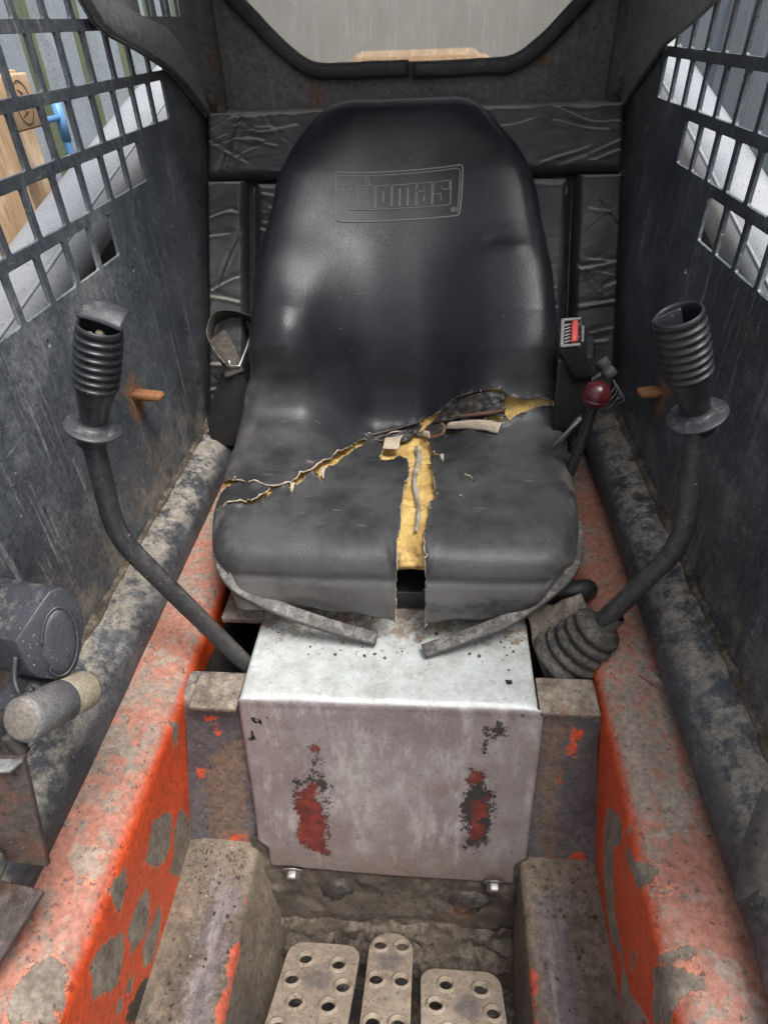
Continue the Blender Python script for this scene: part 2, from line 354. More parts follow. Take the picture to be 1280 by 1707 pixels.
def cover_steel():
    n = NB('bare_cover_steel')
    up = n.step(n.nz(), .55, .9)
    front = n.mix(n.step(n.noise(6, 6, .6), .35, .68), (.315, .28, .275), (.225, .182, .178))
    front = n.mix(n.mul(n.step(n.noise(1, 5, .7, vec=n.vec((34, 20, 9))), .48, .72), .7), front, (.52, .49, .47))
    front = n.mix(n.mul(n.step(n.noise(13, 6, .75), .52, .70), .55), front, (.42, .40, .38)); front = n.mix(n.mul(n.step(n.noise(7, 5, .7), .52, .66), .45), front, (.20, .135, .115))
    scr = n.step(n.noise(1, 2, .5, vec=n.vec((210, 8, 7), rot=(0, .12, 0))), .70, .76); front = n.mix(n.mul(scr, .6), front, (.16, .11, .11))
    low = n.mul(n.step(n.pos('Z'), -.985, -1.055), .8); front = n.mix(n.mul(low, n.step(n.noise(24, 8, .7), .25, .6)), front, (.24, .19, .15))
    topc = n.mix(n.step(n.noise(32, 6, .7), .35, .7), (.52, .55, .54), (.37, .385, .37))
    dirt = n.step(n.add(n.noise(38, 9, .75), n.step(n.pos('Y'), .56, .68, -.12, .16)), .56, .70); topc = n.mix(n.mul(dirt, .9), topc, n.mix(n.noise(90, 4), (.30, .23, .16), (.16, .11, .075)))
    c = n.pits(n.grain(n.mix(up, front, topc), 150, .14), 110, .28)  # top painted lighter than the front, as light from above falls
    j = n.add(n.mul(n.math('SUBTRACT', n.noise(60, 7, .78), .5), .06), n.mul(n.math('SUBTRACT', n.noise(320, 3, .7), .5), .022))
    bk = n.step(n.add(n.math('MAXIMUM', n.attr('black'), n.math('SUBTRACT', n.attr('red'), -.002)), n.mul(j, 1.3)), -.001, .0012); c = n.mix(bk, c, (.030, .027, .028))
    rd = n.mul(n.step(n.add(n.attr('red'), n.mul(j, .9)), -.001, .0012), n.step(n.noise(120, 5, .75), .36, .46)); c = n.mix(rd, c, n.mix(n.step(n.noise(48, 6, .7), .35, .65), (.20, .034, .024), (.085, .02, .017)))
    ho = n.step(n.add(n.attr('pit'), n.mul(j, .25)), -.0004, .0004); c = n.mix(ho, c, (.012, .011, .010))
    rough = n.mixf(up, n.step(n.noise(22, 5), .3, .7, .34, .52), .45); rough = n.mixf(n.mul(up, dirt), rough, .9)
    metal = n.mul(n.mixf(up, .4, .12), n.inv(n.math('MAXIMUM', bk, rd)))
    h = n.add(n.mul(up, n.noise(330, 4, .7)), n.add(n.mul(bk, -.8), n.mul(n.noise(220, 3), .15)))
    return n.done(c, rough, metal, n.bump(h, .5, .0008), .5)
M_COVER = cover_steel()

def _riser(n, c, r, h):
    j = n.mul(n.math('SUBTRACT', n.noise(60, 8, .75), .5), .045)
    rd = n.step(n.add(n.attr('red'), j), -.001, .0012); c = n.mix(rd, c, (.50, .075, .03))
    br = n.mul(n.step(n.add(n.attr('brown'), n.mul(j, 2.6)), -.003, .003), .85); c = n.mix(br, c, n.mix(n.noise(50, 6), (.10, .065, .045), (.20, .145, .105)))
    return c, r, h
M_RISER = worn('worn_grey_riser_paint', (.070, .064, .068), (.115, .105, .108), .5, dust=.3, up=.6, streak=.35, speck=.5, rust=.12, bump=.5, extra=_riser)
def _foot(n, c, r, h):
    j = n.mul(n.math('SUBTRACT', n.noise(26, 7, .8), .5), .12)
    w = n.step(n.add(n.attr('wear'), j), -.008, .016)
    c = n.mix(w, c, n.mix(n.step(n.noise(1, 6, .7, vec=n.vec((60, 9, 60))), .4, .66), (.10, .085, .09), (.21, .18, .17)))
    rd = n.step(n.add(n.attr('red'), n.mul(j, .5)), -.001, .0012); c = n.mix(n.mul(rd, .85), c, (.40, .075, .035)); r = n.mixf(w, r, .55)
    return c, r, h
M_FOOT = worn('dusty_footrest_steel', (.078, .060, .046), (.20, .158, .117), .9, dust=.45, up=.35, speck=.6, rust=.3, bump=1., extra=_foot, dustcol=(.30, .245, .183), lump=.5, rustcol=(.12, .085, .06))
M_PEDAL = worn('dusty_pedal_steel', (.24, .195, .148), (.31, .26, .198), .85, dust=.4, up=.3, speck=.4, rust=.25, bump=.6, grain=.35, rustcol=(.14, .085, .055), dustcol=(.41, .35, .27),
    extra=lambda n, c, r, h: (n.mix(n.step(n.add(n.attr('wear'), n.mul(n.math('SUBTRACT', n.noise(70, 8, .75), .5), .05)), -.006, .008), c, n.mix(n.noise(90, 4), (.10, .082, .078), (.20, .17, .15))), r, h))
def plain(name, c, rough=.5, metal=0., c2=None, sc=10, bump=0, bs=200, spec=.5):
    n = NB(name); k = n.mix(n.step(n.noise(sc, 5, .6), .35, .68), c, c2 or c)
    return n.done(k, rough, metal, n.bump(n.noise(bs, 3), bump, .001) if bump else None, spec)
M_REDPL = plain('faded_red_button', (.55, .075, .075), .45, c2=(.48, .06, .06), bump=.1)
M_KNOB = plain('maroon_knob', (.060, .009, .013), .22, c2=(.08, .013, .016), sc=40, bump=.05, bs=90)
M_BEIGE = worn('beige_socket_plastic', (.25, .22, .16), (.20, .175, .13), .6, dust=.4, up=.5, speck=.4, rust=0, bump=.3, sc=3)
M_GREYPL = worn('grey_socket_plastic', (.10, .10, .11), (.15, .148, .15), .55, dust=.25, up=.4, speck=.6, rust=0, bump=.3, sc=3)
M_WHITEMETAL = plain('bare_bright_steel', (.62, .62, .62), .35, .6)
M_WEB = worn('grey_brown_webbing', (.06, .053, .045), (.09, .08, .067), .9, dust=.4, up=.3, speck=.4, rust=0, bump=.6, sc=3)
M_ORANGE_ROD = worn('rust_orange_rod', (.24, .10, .04), (.34, .16, .07), .8, dust=.2, up=.2, rust=.5, speck=.2, bump=.8, sc=3, rustcol=(.22, .10, .05))

def glass():
    n = NB('dirty_window_glass')
    out = n.t.nodes['Material Output']
    tr = n.t.nodes.new('ShaderNodeBsdfTransparent'); tr.inputs[0].default_value = (.86, .88, .88, 1)
    df = n.t.nodes.new('ShaderNodeBsdfTranslucent'); df.inputs[0].default_value = (.86, .83, .76, 1)
    d2 = n.t.nodes.new('ShaderNodeBsdfDiffuse'); d2.inputs[0].default_value = (.55, .52, .46, 1)
    gl = n.t.nodes.new('ShaderNodeBsdfGlossy'); gl.inputs['Roughness'].default_value = .12
    s1 = n.noise(1, 5, .6, vec=n.vec((110, 10, 3)))
    s2 = n.noise(1, 5, .7, vec=n.vec((46, 10, 10)))
    f = n.add(n.step(s1, .25, .8, .33, .43), n.step(s2, .4, .75, -.05, .10))
    f = n.add(f, n.mul(n.step(n.noise(300, 2), .7, .78), .25))
    ms = n.t.nodes.new('ShaderNodeMixShader'); ms.inputs[0].default_value = .5; n.t.links.new(df.outputs[0], ms.inputs[1]); n.t.links.new(d2.outputs[0], ms.inputs[2])
    m1 = n.t.nodes.new('ShaderNodeMixShader'); n.t.links.new(f, m1.inputs[0]); n.t.links.new(tr.outputs[0], m1.inputs[1]); n.t.links.new(ms.outputs[0], m1.inputs[2])
    m2 = n.t.nodes.new('ShaderNodeMixShader'); m2.inputs[0].default_value = .05; n.t.links.new(m1.outputs[0], m2.inputs[1]); n.t.links.new(gl.outputs[0], m2.inputs[2])
    n.t.links.new(m2.outputs[0], out.inputs['Surface']); return n.m
M_GLASS = glass()
def wood():
    n = NB('pallet_wood')
    g = n.noise(1, 6, .6, vec=n.vec((60, 60, 5)), dist=1.2)
    c = n.mix(n.step(g, .35, .68), (.50, .345, .21), (.35, .225, .13)); c = n.mix(n.step(n.noise(5, 5), .5, .72), c, (.70, .55, .38))
    c = n.mix(n.mul(n.step(n.noise(1, 4, .6, vec=n.vec((120, 120, 8))), .62, .7), .7), c, (.22, .12, .06))
    return n.done(c, .8, 0, n.bump(g, .3, .001), .3)
M_WOOD = wood()
M_CONT_GREEN = worn('green_container_paint', (.12, .145, .075), (.15, .17, .10), .55, dust=.25, up=.2, streak=.4, speck=.4, rust=.08, bump=.2, sc=.5, dustcol=(.35, .36, .33), grain=.15)
M_CONT_GREY = worn('blue_grey_container_paint', (.22, .255, .285), (.26, .295, .325), .5, dust=.2, up=.2, streak=.5, speck=.5, rust=.08, bump=.2, sc=.5, dustcol=(.42, .44, .44), streakcol=(.5, .52, .53), grain=.15)
M_CONT_PALE = worn('pale_grey_container_paint', (.30, .34, .375), (.25, .29, .325), .5, dust=.15, up=.2, streak=.5, speck=.4, rust=.1, bump=.2, sc=.5, streakcol=(.55, .57, .58), grain=.15)
M_CONCRETE = worn('dark_concrete', (.10, .097, .092), (.14, .135, .127), .85, dust=.3, up=.3, speck=.3, rust=0, bump=.6, sc=.5, dustcol=(.30, .28, .25))  # darkened to cut ground bounce light under the lift arms
M_BLUE = worn('blue_pipe_paint', (.11, .29, .56), (.14, .34, .60), .45, dust=.12, up=.2, streak=.2, speck=.6, rust=.18, bump=.2, sc=2, rustcol=(.35, .12, .10))
M_CREAM = worn('orange_rear_hood_paint', (.72, .42, .20), (.78, .56, .32), .5, dust=.3, up=.5, speck=.3, rust=.15, bump=.3, dustcol=(.72, .64, .50), rustcol=(.30, .13, .07))
M_YARD = worn('warm_grey_sheet', (.62, .61, .58), (.54, .53, .51), .6, dust=.2, up=.2, streak=.4, speck=.2, rust=.05, bump=.2, sc=.5, grain=.1)
M_INK = plain('burnt_stamp_ink', (.10, .06, .04), .8)

M_BRACKET = worn('dark_rusted_bracket', (.03, .023, .021), (.065, .05, .043), .75, dust=.2, up=.4, speck=.5, rust=.6, bump=.9, rustcol=(.07, .032, .022), dustcol=(.22, .18, .15))
M_BOOT = worn('dusty_boot_rubber', (.035, .033, .031), (.075, .068, .060), .8, dust=.45, up=.5, speck=.7, rust=0, bump=.7, sc=1.5, dustcol=(.19, .17, .145))
M_MUD_PALE = worn('muddy_rubber_flange', (.11, .09, .07), (.18, .15, .118), .95, dust=.5, up=.4, speck=.4, rust=.3, bump=1., rustcol=(.10, .07, .045), lump=.5)
M_CAPEND = worn('grimy_cap_end', (.12, .105, .09), (.165, .145, .125), .85, dust=.4, up=.3, speck=.4, rust=0, bump=.4, sc=3)
M_FOOTPLAIN = worn('pale_dusty_steel', (.10, .09, .082), (.17, .155, .14), .9, dust=.5, up=.5, speck=.5, rust=.3, bump=.9, lump=.3)
M_BUCKRIM = worn('grey_buckle_rim', (.17, .17, .175), (.22, .22, .22), .5, dust=.1, up=.3, speck=.3, rust=0, bump=.2, sc=3)
# ------------------------------------------------------------------ cab shell
W = .43
cab = tag(empty('loader_cab', (0, .9, -.75)), 'dark charcoal steel operator cab with punched grid sides, padded rear bulkhead and eight-sided rear window', 'cab')
PITCH, CELL = .0728, .0625
def rr_hole(y0, z0, y1, z1, r=.0045):
    return [((y0+y1)/2+a, (z0+z1)/2+b) for a, b in rrect(y1-y0, z1-z0, r, 3)]
def circ_hole(y, z, ry, rz, n=10): return [(y+ry*cos(2*pi*i/n), z+rz*sin(2*pi*i/n)) for i in range(n)]
def side_panel(side):
    if side < 0: rows = [(.159, 1.47), (.0865, 1.47), (.014, 1.47), (-.0575, 1.343), (-.129, 1.3224), (-.2013, 1.1537), (-.274, .9885)]
    else: rows = [(.169, 1.30), (.097, 1.30), (.0245, 1.30), (-.047, 1.354), (-.1185, 1.3308), (-.1908, 1.1572), (-.2635, .9915)]
    holes = []
    for z, ye in rows:
        y = ye
        while y-CELL > .22:
            holes.append(rr_hole(y-CELL, z, y, z+.0590)); y -= PITCH
    for p in (((1.385, -.172), (1.02, -.305), (.735, -.31)) if side < 0 else ((1.36, -.165), (1.005, -.31))):
        holes.append(circ_hole(p[0], p[1], .0045, .006))
    zl = -.69 if side < 0 else -.655
    out = [(.16, zl), (1.598, zl-.01), (1.598, .44), (.16, .44)]
    return sheet('side_panel', out, holes, .005, lambda a, b, c: (side*(W+.0025)+c, a, b), M_WALL, cab)
for s in (-1, 1): tag(side_panel(s), 'left side panel punched with a grid of square holes' if s < 0 else 'right side panel punched with a grid of square holes')
# overlapping upper gussets
gl = [(1.0, .44), (1.0, .16), (1.03, .075), (1.059, .034), (1.082, .010), (1.121, -.005), (1.223, -.027), (1.332, -.056), (1.40, -.084), (1.435, -.104), (1.50, -.140), (1.535, -.158), (1.596, -.158), (1.596, .44)]
hol = [rr_hole(y, .017, y+.054, .075) for y in (1.465-.054, 1.465-.0728-.054, 1.465-.1456-.054)]
sheet('gusset', gl, hol, .004, lambda a, b, c: (-.4255+c, a, b), M_GUSSET, cab)
lo = gl[1:11]; upr = [(1.14, .16), (1.15, .075), (1.175, .038), (1.215, .022), (1.303, .009), (1.342, .003), (1.40, -.022), (1.44, -.052), (1.47, -.082), (1.502, -.136)]
bmv = []; F = []
for i, (a, b) in enumerate(zip(lo, upr)):
    for p, x in ((a, -.4225), (a, -.409), (b, -.411), (b, -.4225)): bmv.append((x, p[0], p[1]))
F = quad_grid(len(lo), 4, True)
o = mesh('stiffener', bmv, F, M_GUSSET, cab); add_bevel(o, .002)
gr = [(1.02, .44), (1.02, .075), (1.122, .009), (1.189, -.012), (1.32, -.044), (1.36, -.062), (1.434, -.098), (1.496, -.128), (1.535, -.160), (1.596, -.160), (1.596, .44)]
sheet('gusset', gr, [], .008, lambda a, b, c: (.4235+c, a, b), M_GUSSET, cab)
# unseen shading cover and rear frame
boxobj('shade_roof', (-.44, 1.06, .442), (.44, 1.62, .458), M_PLATE_DARK, cab)  # added out of view, cut short to darken the backrest and rear wall
oct_ = [(-.205, -.068), (.205, -.068), (.26, -.030), (.36, .068), (.385, .12), (.385, .30), (.33, .36), (-.33, .36), (-.385, .30), (-.385, .12), (-.36, .068), (-.26, -.030)]
def round_poly(poly, r, n=5):
    out = []; m = len(poly)
    for i in range(m):
        p, a, b = Vector(poly[i]), Vector(poly[i-1]), Vector(poly[(i+1) % m])
        u = (a-p); v = (b-p); k = min(r, u.length*.45, v.length*.45); u.normalize(); v.normalize()
        for j in range(n+1):
            t = j/n; out.append(tuple((p+u*k)*(1-t)**2+p*2*t*(1-t)+(p+v*k)*t*t))
    return out
octr = round_poly(oct_, .06)
sheet('rear_frame', [(-.428, -.205), (.428, -.205), (.428, .44), (-.428, .44)], [octr], .005, lambda a, b, c: (a, 1.606+c, b), M_PLATE_DARK, cab)
def octpath(off):
    cxm, czm = 0, .15; P = [Vector((x, 0, z)) for x, z in octr]; out = []
    for i, p in enumerate(P):
        t = (P[(i+1) % len(P)]-P[i-1]).normalized(); nrm = Vector((t.z, 0, -t.x)); out.append(p+nrm*off)
    return out
sp = octpath(.012); mid = min(range(len(sp)), key=lambda i: (sp[i]-Vector((0, 0, -.08))).length)
# rubber seal, split at the bottom centre
seal = [Vector((.004, 0, sp[0].z))]
idx = [i for i in range(len(sp)) if sp[i].x > .01 and sp[i].z < 0] 
start = min(idx, key=lambda i: sp[i].x)
ring = [sp[(start+i) % len(sp)] for i in range(len(sp))]
ring = [Vector((.001, 0, -.0815))] + [p for p in ring] + [Vector((-.007, 0, -.0785))]
ring = [Vector((p.x, 1.592, p.z)) for p in ring]
dense = []
for a, b in zip(ring[:-1], ring[1:]):
    k = max(1, int((b-a).length/.012))
    for j in range(k): dense.append(a.lerp(b, j/k))
dense.append(ring[-1])
V, F = sweep(dense, [(a, b) for a, b in rrect(.022, .030, .009, 4)], up=(0, 1, 0))
V = [v+Vector((0, .0012*fbm(v, 30), .0015*fbm(v+Vector((5, 0, 0)), 24))) for v in V]
o = mesh('window_seal', V, F, M_RUBBER, cab, smooth=True)
sheet('window_glass', [tuple(Vector(p)*1.0+Vector((0, 0))) for p in round_poly([(x*1.03, (z-.15)*1.03+.15) for x, z in oct_], .06)], [], .004, lambda a, b, c: (a, 1.6125+c, b), M_GLASS, cab, bev=.0004)
# corner posts and ledge
for s in (-1, 1):
    bm = bmesh.new()
    for z in (-.19, .438):
        for x, y in ((.4275, 1.545), (.404, 1.575), (.398, 1.602), (.4275, 1.602)): bm.verts.new((s*x, y+(z+.19)*.03, z))
    bm.verts.ensure_lookup_table(); vs = bm.verts[:]
    for k in range(4): bm.faces.new([vs[k], vs[(k+1) % 4], vs[4+(k+1) % 4], vs[4+k]])
    bmesh.ops.recalc_face_normals(bm, faces=bm.faces)
    bmobj('corner_post', bm, M_PLATE_DARK, cab, bevel=.003)
n_ = 60; V = []
for i in range(n_):
    x = -.427+.854*i/(n_-1)
    for j, (y, z) in enumerate(((1.50, -.178), (1.545, -.172), (1.575, -.168), (1.603, -.164))): V.append((x, y, z+.004*fbm((x*1.0, y, 0), 22, 4)))
mesh('ledge', V, quad_grid(n_, 4), M_BROWN, cab, smooth=True)
for p, ax in (((-.418, 1.535, -.118), (1, -.25, .1)), ((-.409, 1.558, -.142), (.8, -.6, .1)), ((.414, 1.545, -.118), (-1, -.3, .1))): bolt('bolt', p, ax, .0125, M_BOLT_OLD, cab)
for s, (y, z) in ((-1, (1.546, -.150)), (1, (1.552, -.148))): boxobj('bracket', (s*.425-.006, y-.012, z-.03), (s*.425+.004, y+.012, z+.035), M_BOLT_OLD, cab)
# hooks
for s, y, z, L in ((-1, .909, -.472, .048), (1, .985, -.50, .034)):
    pts = [Vector((s*.428, y, z)), Vector((s*(.428-L*.45), y-.004, z+.001)), Vector((s*(.428-L*.9), y-.009, z+.002)), Vector((s*(.428-L), y-.010, z+.002))]
    Vh, Fh = sweep(pts, rrect(.013, .022, .005, 3) if s < 0 else rrect(.011, .026, .004, 3), scale=[1.15, 1, .96, .55], up=(0, 0, 1))
    mesh('hook', Vh, Fh, M_ORANGE_ROD, cab, smooth=True)
# sill tubes
for s, zc in ((-1, -.725), (1, -.690)):
    V = []; n_ = 150; m_ = 44
    for i in range(n_):
        y = .16+1.12*i/(n_-1)
        for j in range(m_):
            a = 2*pi*j/m_; r = .0495+.0012*fbm((s*cos(a)*.4, y*1.5, sin(a)*.4), 9, 4); V.append((s*.415+r*cos(a), y, zc+r*sin(a)))
    mesh('sill_tube', V, quad_grid(n_, m_, True), M_TUBE, cab, smooth=True)
    # weld bead and packed dirt between tube and wall
    V = []; n_ = 220; m_ = 8
    zw = zc+.048
    for i in range(n_):
        y = .17+1.1*i/(n_-1); k = .006+.004*max(0, fbm((s, y, 0), 14, 4)+.3)
        for j in range(m_):
            a = -1.2+3.2*j/(m_-1); V.append((s*(.4305-k*1.5*max(0, cos(a))), y, zw-.004+k*1.5*sin(a)+.002*fbm((j*.2, y, s), 60, 3)))
    mesh('packed_dirt', V, quad_grid(n_, m_), M_MUD, cab, smooth=True)

# padded bulkhead behind the seat (leans back with the seat)
def bulk(x, z, off): return (x, 1.555+.64*(z+.15)-off, z+off*.64*.6)
def pad(name, x0, x1, z0, z1, th, seed, rnd=.03, nx=46, nz=40, off=0., top=False):
    rg = random.Random(seed*13+5); area = (x1-x0)*(z1-z0)
    CR = [(rg.uniform(x0, x1), rg.uniform(z0, z1), rg.choice([rg.gauss(0, .18), rg.gauss(0, .2), rg.gauss(0, .9)]), rg.uniform(.025, .10), rg.uniform(20, 60), rg.uniform(.001, .005), rg.uniform(.0018, .0042)) for _ in range(int(area*430))]
    V = []
    for i in range(nx):
        for j in range(nz):
            u = i/(nx-1); v = j/(nz-1); x = x0+(x1-x0)*u; z = z0+(z1-z0)*v
            ex = min(u, 1-u)*(x1-x0); ez = min(v, 1-v)*(z1-z0)
            e = min(1, ex/rnd)*min(1, ez/rnd); e = 1-(1-min(1, min(ex, ez)/rnd))**2
            d = off+th*math.sqrt(max(0, e))
            d += .004*fbm((x*1.2, seed, z*2), 7, 2)*e + .0012*fbm((x*.7, seed+3, z*2.2), 18, 2)*e
            # pulled creases
            cr = abs(mnoise.noise(Vector((x*6+seed*7, z*30+2.2*mnoise.noise(Vector((x*9, seed, z*4))), 0)))); d -= .0014*max(0, 1-cr*7)*e
            for (cx0, cz0, ca, cl, wf, wa, hh) in CR:
                dx, dz = x-cx0, z-cz0; al = dx*cos(ca)+dz*sin(ca)
                if -cl < al < cl:
                    pe = -dx*sin(ca)+dz*cos(ca)+wa*sin(al*wf+cx0*40); w_ = min(1, 3*(1-abs(al)/cl))*e
                    if abs(pe) < .03: d += w_*hh*(1.0*math.exp(-(pe/.0028)**2)-.9*math.exp(-((pe-.0065)/.004)**2))
            V.append(bulk(x, z, d))
    if top:
        V2 = []
        for i in range(nx):
            col = V[i*nz:(i+1)*nz]; l = col[-1]; V2 += col+[(l[0], l[1]+.012, l[2]+.0035+.002*fbm(l, 20)), (l[0], l[1]+.035, l[2]+.004+.003*fbm(l, 26)), (l[0], l[1]+.06, l[2]-.004)]
        V = V2; nz += 3
    o = mesh(name, V, [tuple(reversed(f)) for f in quad_grid(nx, nz)], M_PAD, cab, smooth=True); return o
pad('rear_padding', -.427, .427, -.263, -.148, .042, 1, nx=230, nz=64, rnd=.016, top=True)
pad('rear_padding', -.427, -.345, -.74, -.2645, .040, 2, nx=40, nz=200, rnd=.010)
pad('rear_padding', .338, .427, -.74, -.2645, .040, 3, nx=40, nz=200, rnd=.010)
pad('rear_padding', -.325, .322, -.74, -.268, .026, 4, nx=150, nz=190, rnd=.02)
bm = bmesh.new(); q = [bulk(x, z, -.012) for x, z in ((-.428, -.78), (.428, -.78), (.428, -.16), (-.428, -.16))]
bm.faces.new([bm.verts.new(p) for p in q]); bmobj('bulkhead', bm, M_DARKMECH, cab)
for s in (-1, 1):   # steel edge strips in the slots beside the centre pad
    A = [Vector(bulk(s*.331, -.275-.45*k/20, .006)) for k in range(21)]
    Vs, Fs = sweep(A, rrect(.006, .004, .001, 2)); mesh('edge_strip', Vs, Fs, M_DARKMECH, cab, smooth=True)
o = latheobj('rust_hole', [(.0105, -.002), (.0125, .0), (.012, .002), (.008, .001), (.0075, -.006), (.0005, -.007)], bulk(.309, -.291, .0185), (0, -.84, .54), M_BROWN, cab, 20)
# ------------------------------------------------------------------ seat surface (pure maths)
def catmull(pts, n):
    """evenly spaced samples of a Catmull-Rom curve through pts (k,d)"""
    P = np.asarray(pts, float)
    P = np.vstack([2*P[0]-P[1], P, 2*P[-1]-P[-2]])
    out = []
    for i in range(1, len(P)-2):
        t = np.linspace(0, 1, 40, endpoint=False)[:, None]
        a, b, c, d = P[i-1], P[i], P[i+1], P[i+2]
        out.append(.5*((2*b)+(-a+c)*t+(2*a-5*b+4*c-d)*t*t+(-a+3*b-3*c+d)*t**3))
    out.append(P[-2][None])
    Q = np.vstack(out)
    L = np.r_[0, np.cumsum(np.linalg.norm(np.diff(Q, axis=0), axis=1))]
    s = np.linspace(0, L[-1], n)
    return np.stack([np.interp(s, L, Q[:, k]) for k in range(Q.shape[1])], 1), L[-1]

SEAT_PROF = [(.652,-.686),(.650,-.676),(.648,-.658),(.655,-.630),(.676,-.603),(.715,-.590),(.77,-.588),(.85,-.597),
             (.93,-.613),(1.00,-.632),(1.05,-.640),(1.088,-.622),(1.107,-.575),(1.122,-.52),(1.146,-.457),(1.185,-.387),(1.248,-.299),
             (1.322,-.207),(1.365,-.150),(1.390,-.124),(1.42,-.117),(1.45,-.134),(1.47,-.175)]
SIDE_PROF = [(a_, b_) for a_, b_ in SEAT_PROF]
for i_, q_ in {8: (.925,-.598), 9: (.980,-.592), 10: (1.022,-.577), 11: (1.053,-.549), 12: (1.079,-.511), 13: (1.106,-.466), 14: (1.138,-.418), 15: (1.183,-.362)}.items(): SIDE_PROF[i_] = q_
NS = 301
def catmull_u(pts, m=60):
    P = np.asarray(pts, float); P = np.vstack([2*P[0]-P[1], P, 2*P[-1]-P[-2]]); out = []
    for i in range(1, len(P)-2):
        t = np.linspace(0, 1, m, endpoint=False)[:, None]; a, b, c, d = P[i-1], P[i], P[i+1], P[i+2]
        out.append(.5*((2*b)+(-a+c)*t+(2*a-5*b+4*c-d)*t*t+(-a+3*b-3*c+d)*t**3))
    return np.vstack(out+[P[-2][None]])
_C, _S = catmull_u(SEAT_PROF), catmull_u(SIDE_PROF)
_L = np.r_[0, np.cumsum(np.linalg.norm(np.diff(_C, axis=0), axis=1))]; SLEN = _L[-1]; _s = np.linspace(0, SLEN, NS)
SP = np.stack([np.interp(_s, _L, _C[:, k]) for k in range(2)], 1); SPS = np.stack([np.interp(_s, _L, _S[:, k]) for k in range(2)], 1)
def _nrm(P):
    T = np.gradient(P, axis=0); T /= np.linalg.norm(T, axis=1)[:, None]; N = np.stack([-T[:, 1], T[:, 0]], 1)
    K = np.exp(-np.linspace(-2, 2, 9)**2); K /= K.sum(); return np.stack([np.convolve(np.pad(N[:, k], 4, mode='edge'), K, 'valid') for k in range(2)], 1)
SN, SNS = _nrm(SP), _nrm(SPS)
SS = np.linspace(0, 1, NS)
def key(tab, s):
    a = np.array(tab, float); return np.interp(s, a[:, 0], a[:, 1])
def smooth01(x):
    x = np.clip(x, 0, 1); return x*x*(3-2*x)
# ------------------------------------------------------------------ seat
seat = tag(empty('operator_seat', (0, .95, -.72)), 'torn black vinyl bucket seat with yellow foam showing through the splits', 'seat')
XL = [(0, 0.226), (0.033, 0.246), (0.067, 0.262), (0.1, 0.27), (0.133, 0.28), (0.167, 0.289), (0.2, 0.29), (0.233, 0.296), (0.267, 0.3), (0.3, 0.303), (0.333, 0.3), (0.367, 0.303), (0.4, 0.299), (0.433, 0.295), (0.467, 0.279), (0.5, 0.283), (0.533, 0.277), (0.567, 0.276), (0.6, 0.274), (0.633, 0.273), (0.667, 0.267), (0.7, 0.265), (0.733, 0.257), (0.767, 0.248), (0.8, 0.245), (0.833, 0.232), (0.867, 0.218), (0.89, 0.208), (0.91, 0.19), (0.933, 0.178), (0.967, 0.176), (1, 0.19)]
XR = [(0, 0.22), (0.033, 0.24), (0.067, 0.26), (0.1, 0.273), (0.133, 0.281), (0.167, 0.287), (0.2, 0.293), (0.233, 0.296), (0.267, 0.3), (0.3, 0.299), (0.333, 0.299), (0.367, 0.301), (0.4, 0.297), (0.433, 0.289), (0.467, 0.283), (0.5, 0.283), (0.533, 0.278), (0.567, 0.275), (0.6, 0.271), (0.633, 0.269), (0.667, 0.263), (0.7, 0.259), (0.733, 0.251), (0.767, 0.246), (0.8, 0.235), (0.833, 0.225), (0.867, 0.207), (0.89, 0.188), (0.91, 0.168), (0.933, 0.156), (0.967, 0.154), (1, 0.168)]
BOL = [(0, 0), (.1, .0), (.16, .006), (.25, .012), (.33, .016), (.4, .020), (.45, .026), (.5, .040), (.56, .042), (.62, .036), (.7, .030), (.8, .022), (.86, .012), (.9, .003), (1, 0)]
ROLL = [(0, .030), (.05, .045), (.1, .05), (.2, .042), (.35, .040), (.5, .040), (.7, .042), (.85, .045), (.9, .045), (1, .04)]
DROP = [(0, .05), (.06, .07), (.1, .055), (.14, .045), (.2, .045), (.4, .05), (.45, .06), (.7, .05), (.9, .03), (1, .02)]
BSTART = [(0, .5), (.3, .5), (.45, .42), (.6, .40), (.8, .40), (1, .5)]
def _soft(tab):
    v = np.interp(SS, *np.array(tab, float).T); K = np.exp(-(np.arange(-12, 13)/5.0)**2); K /= K.sum(); return np.convolve(np.pad(v, 12, mode='edge'), K, 'valid')
XLS, XRS = _soft(XL), _soft(XR)
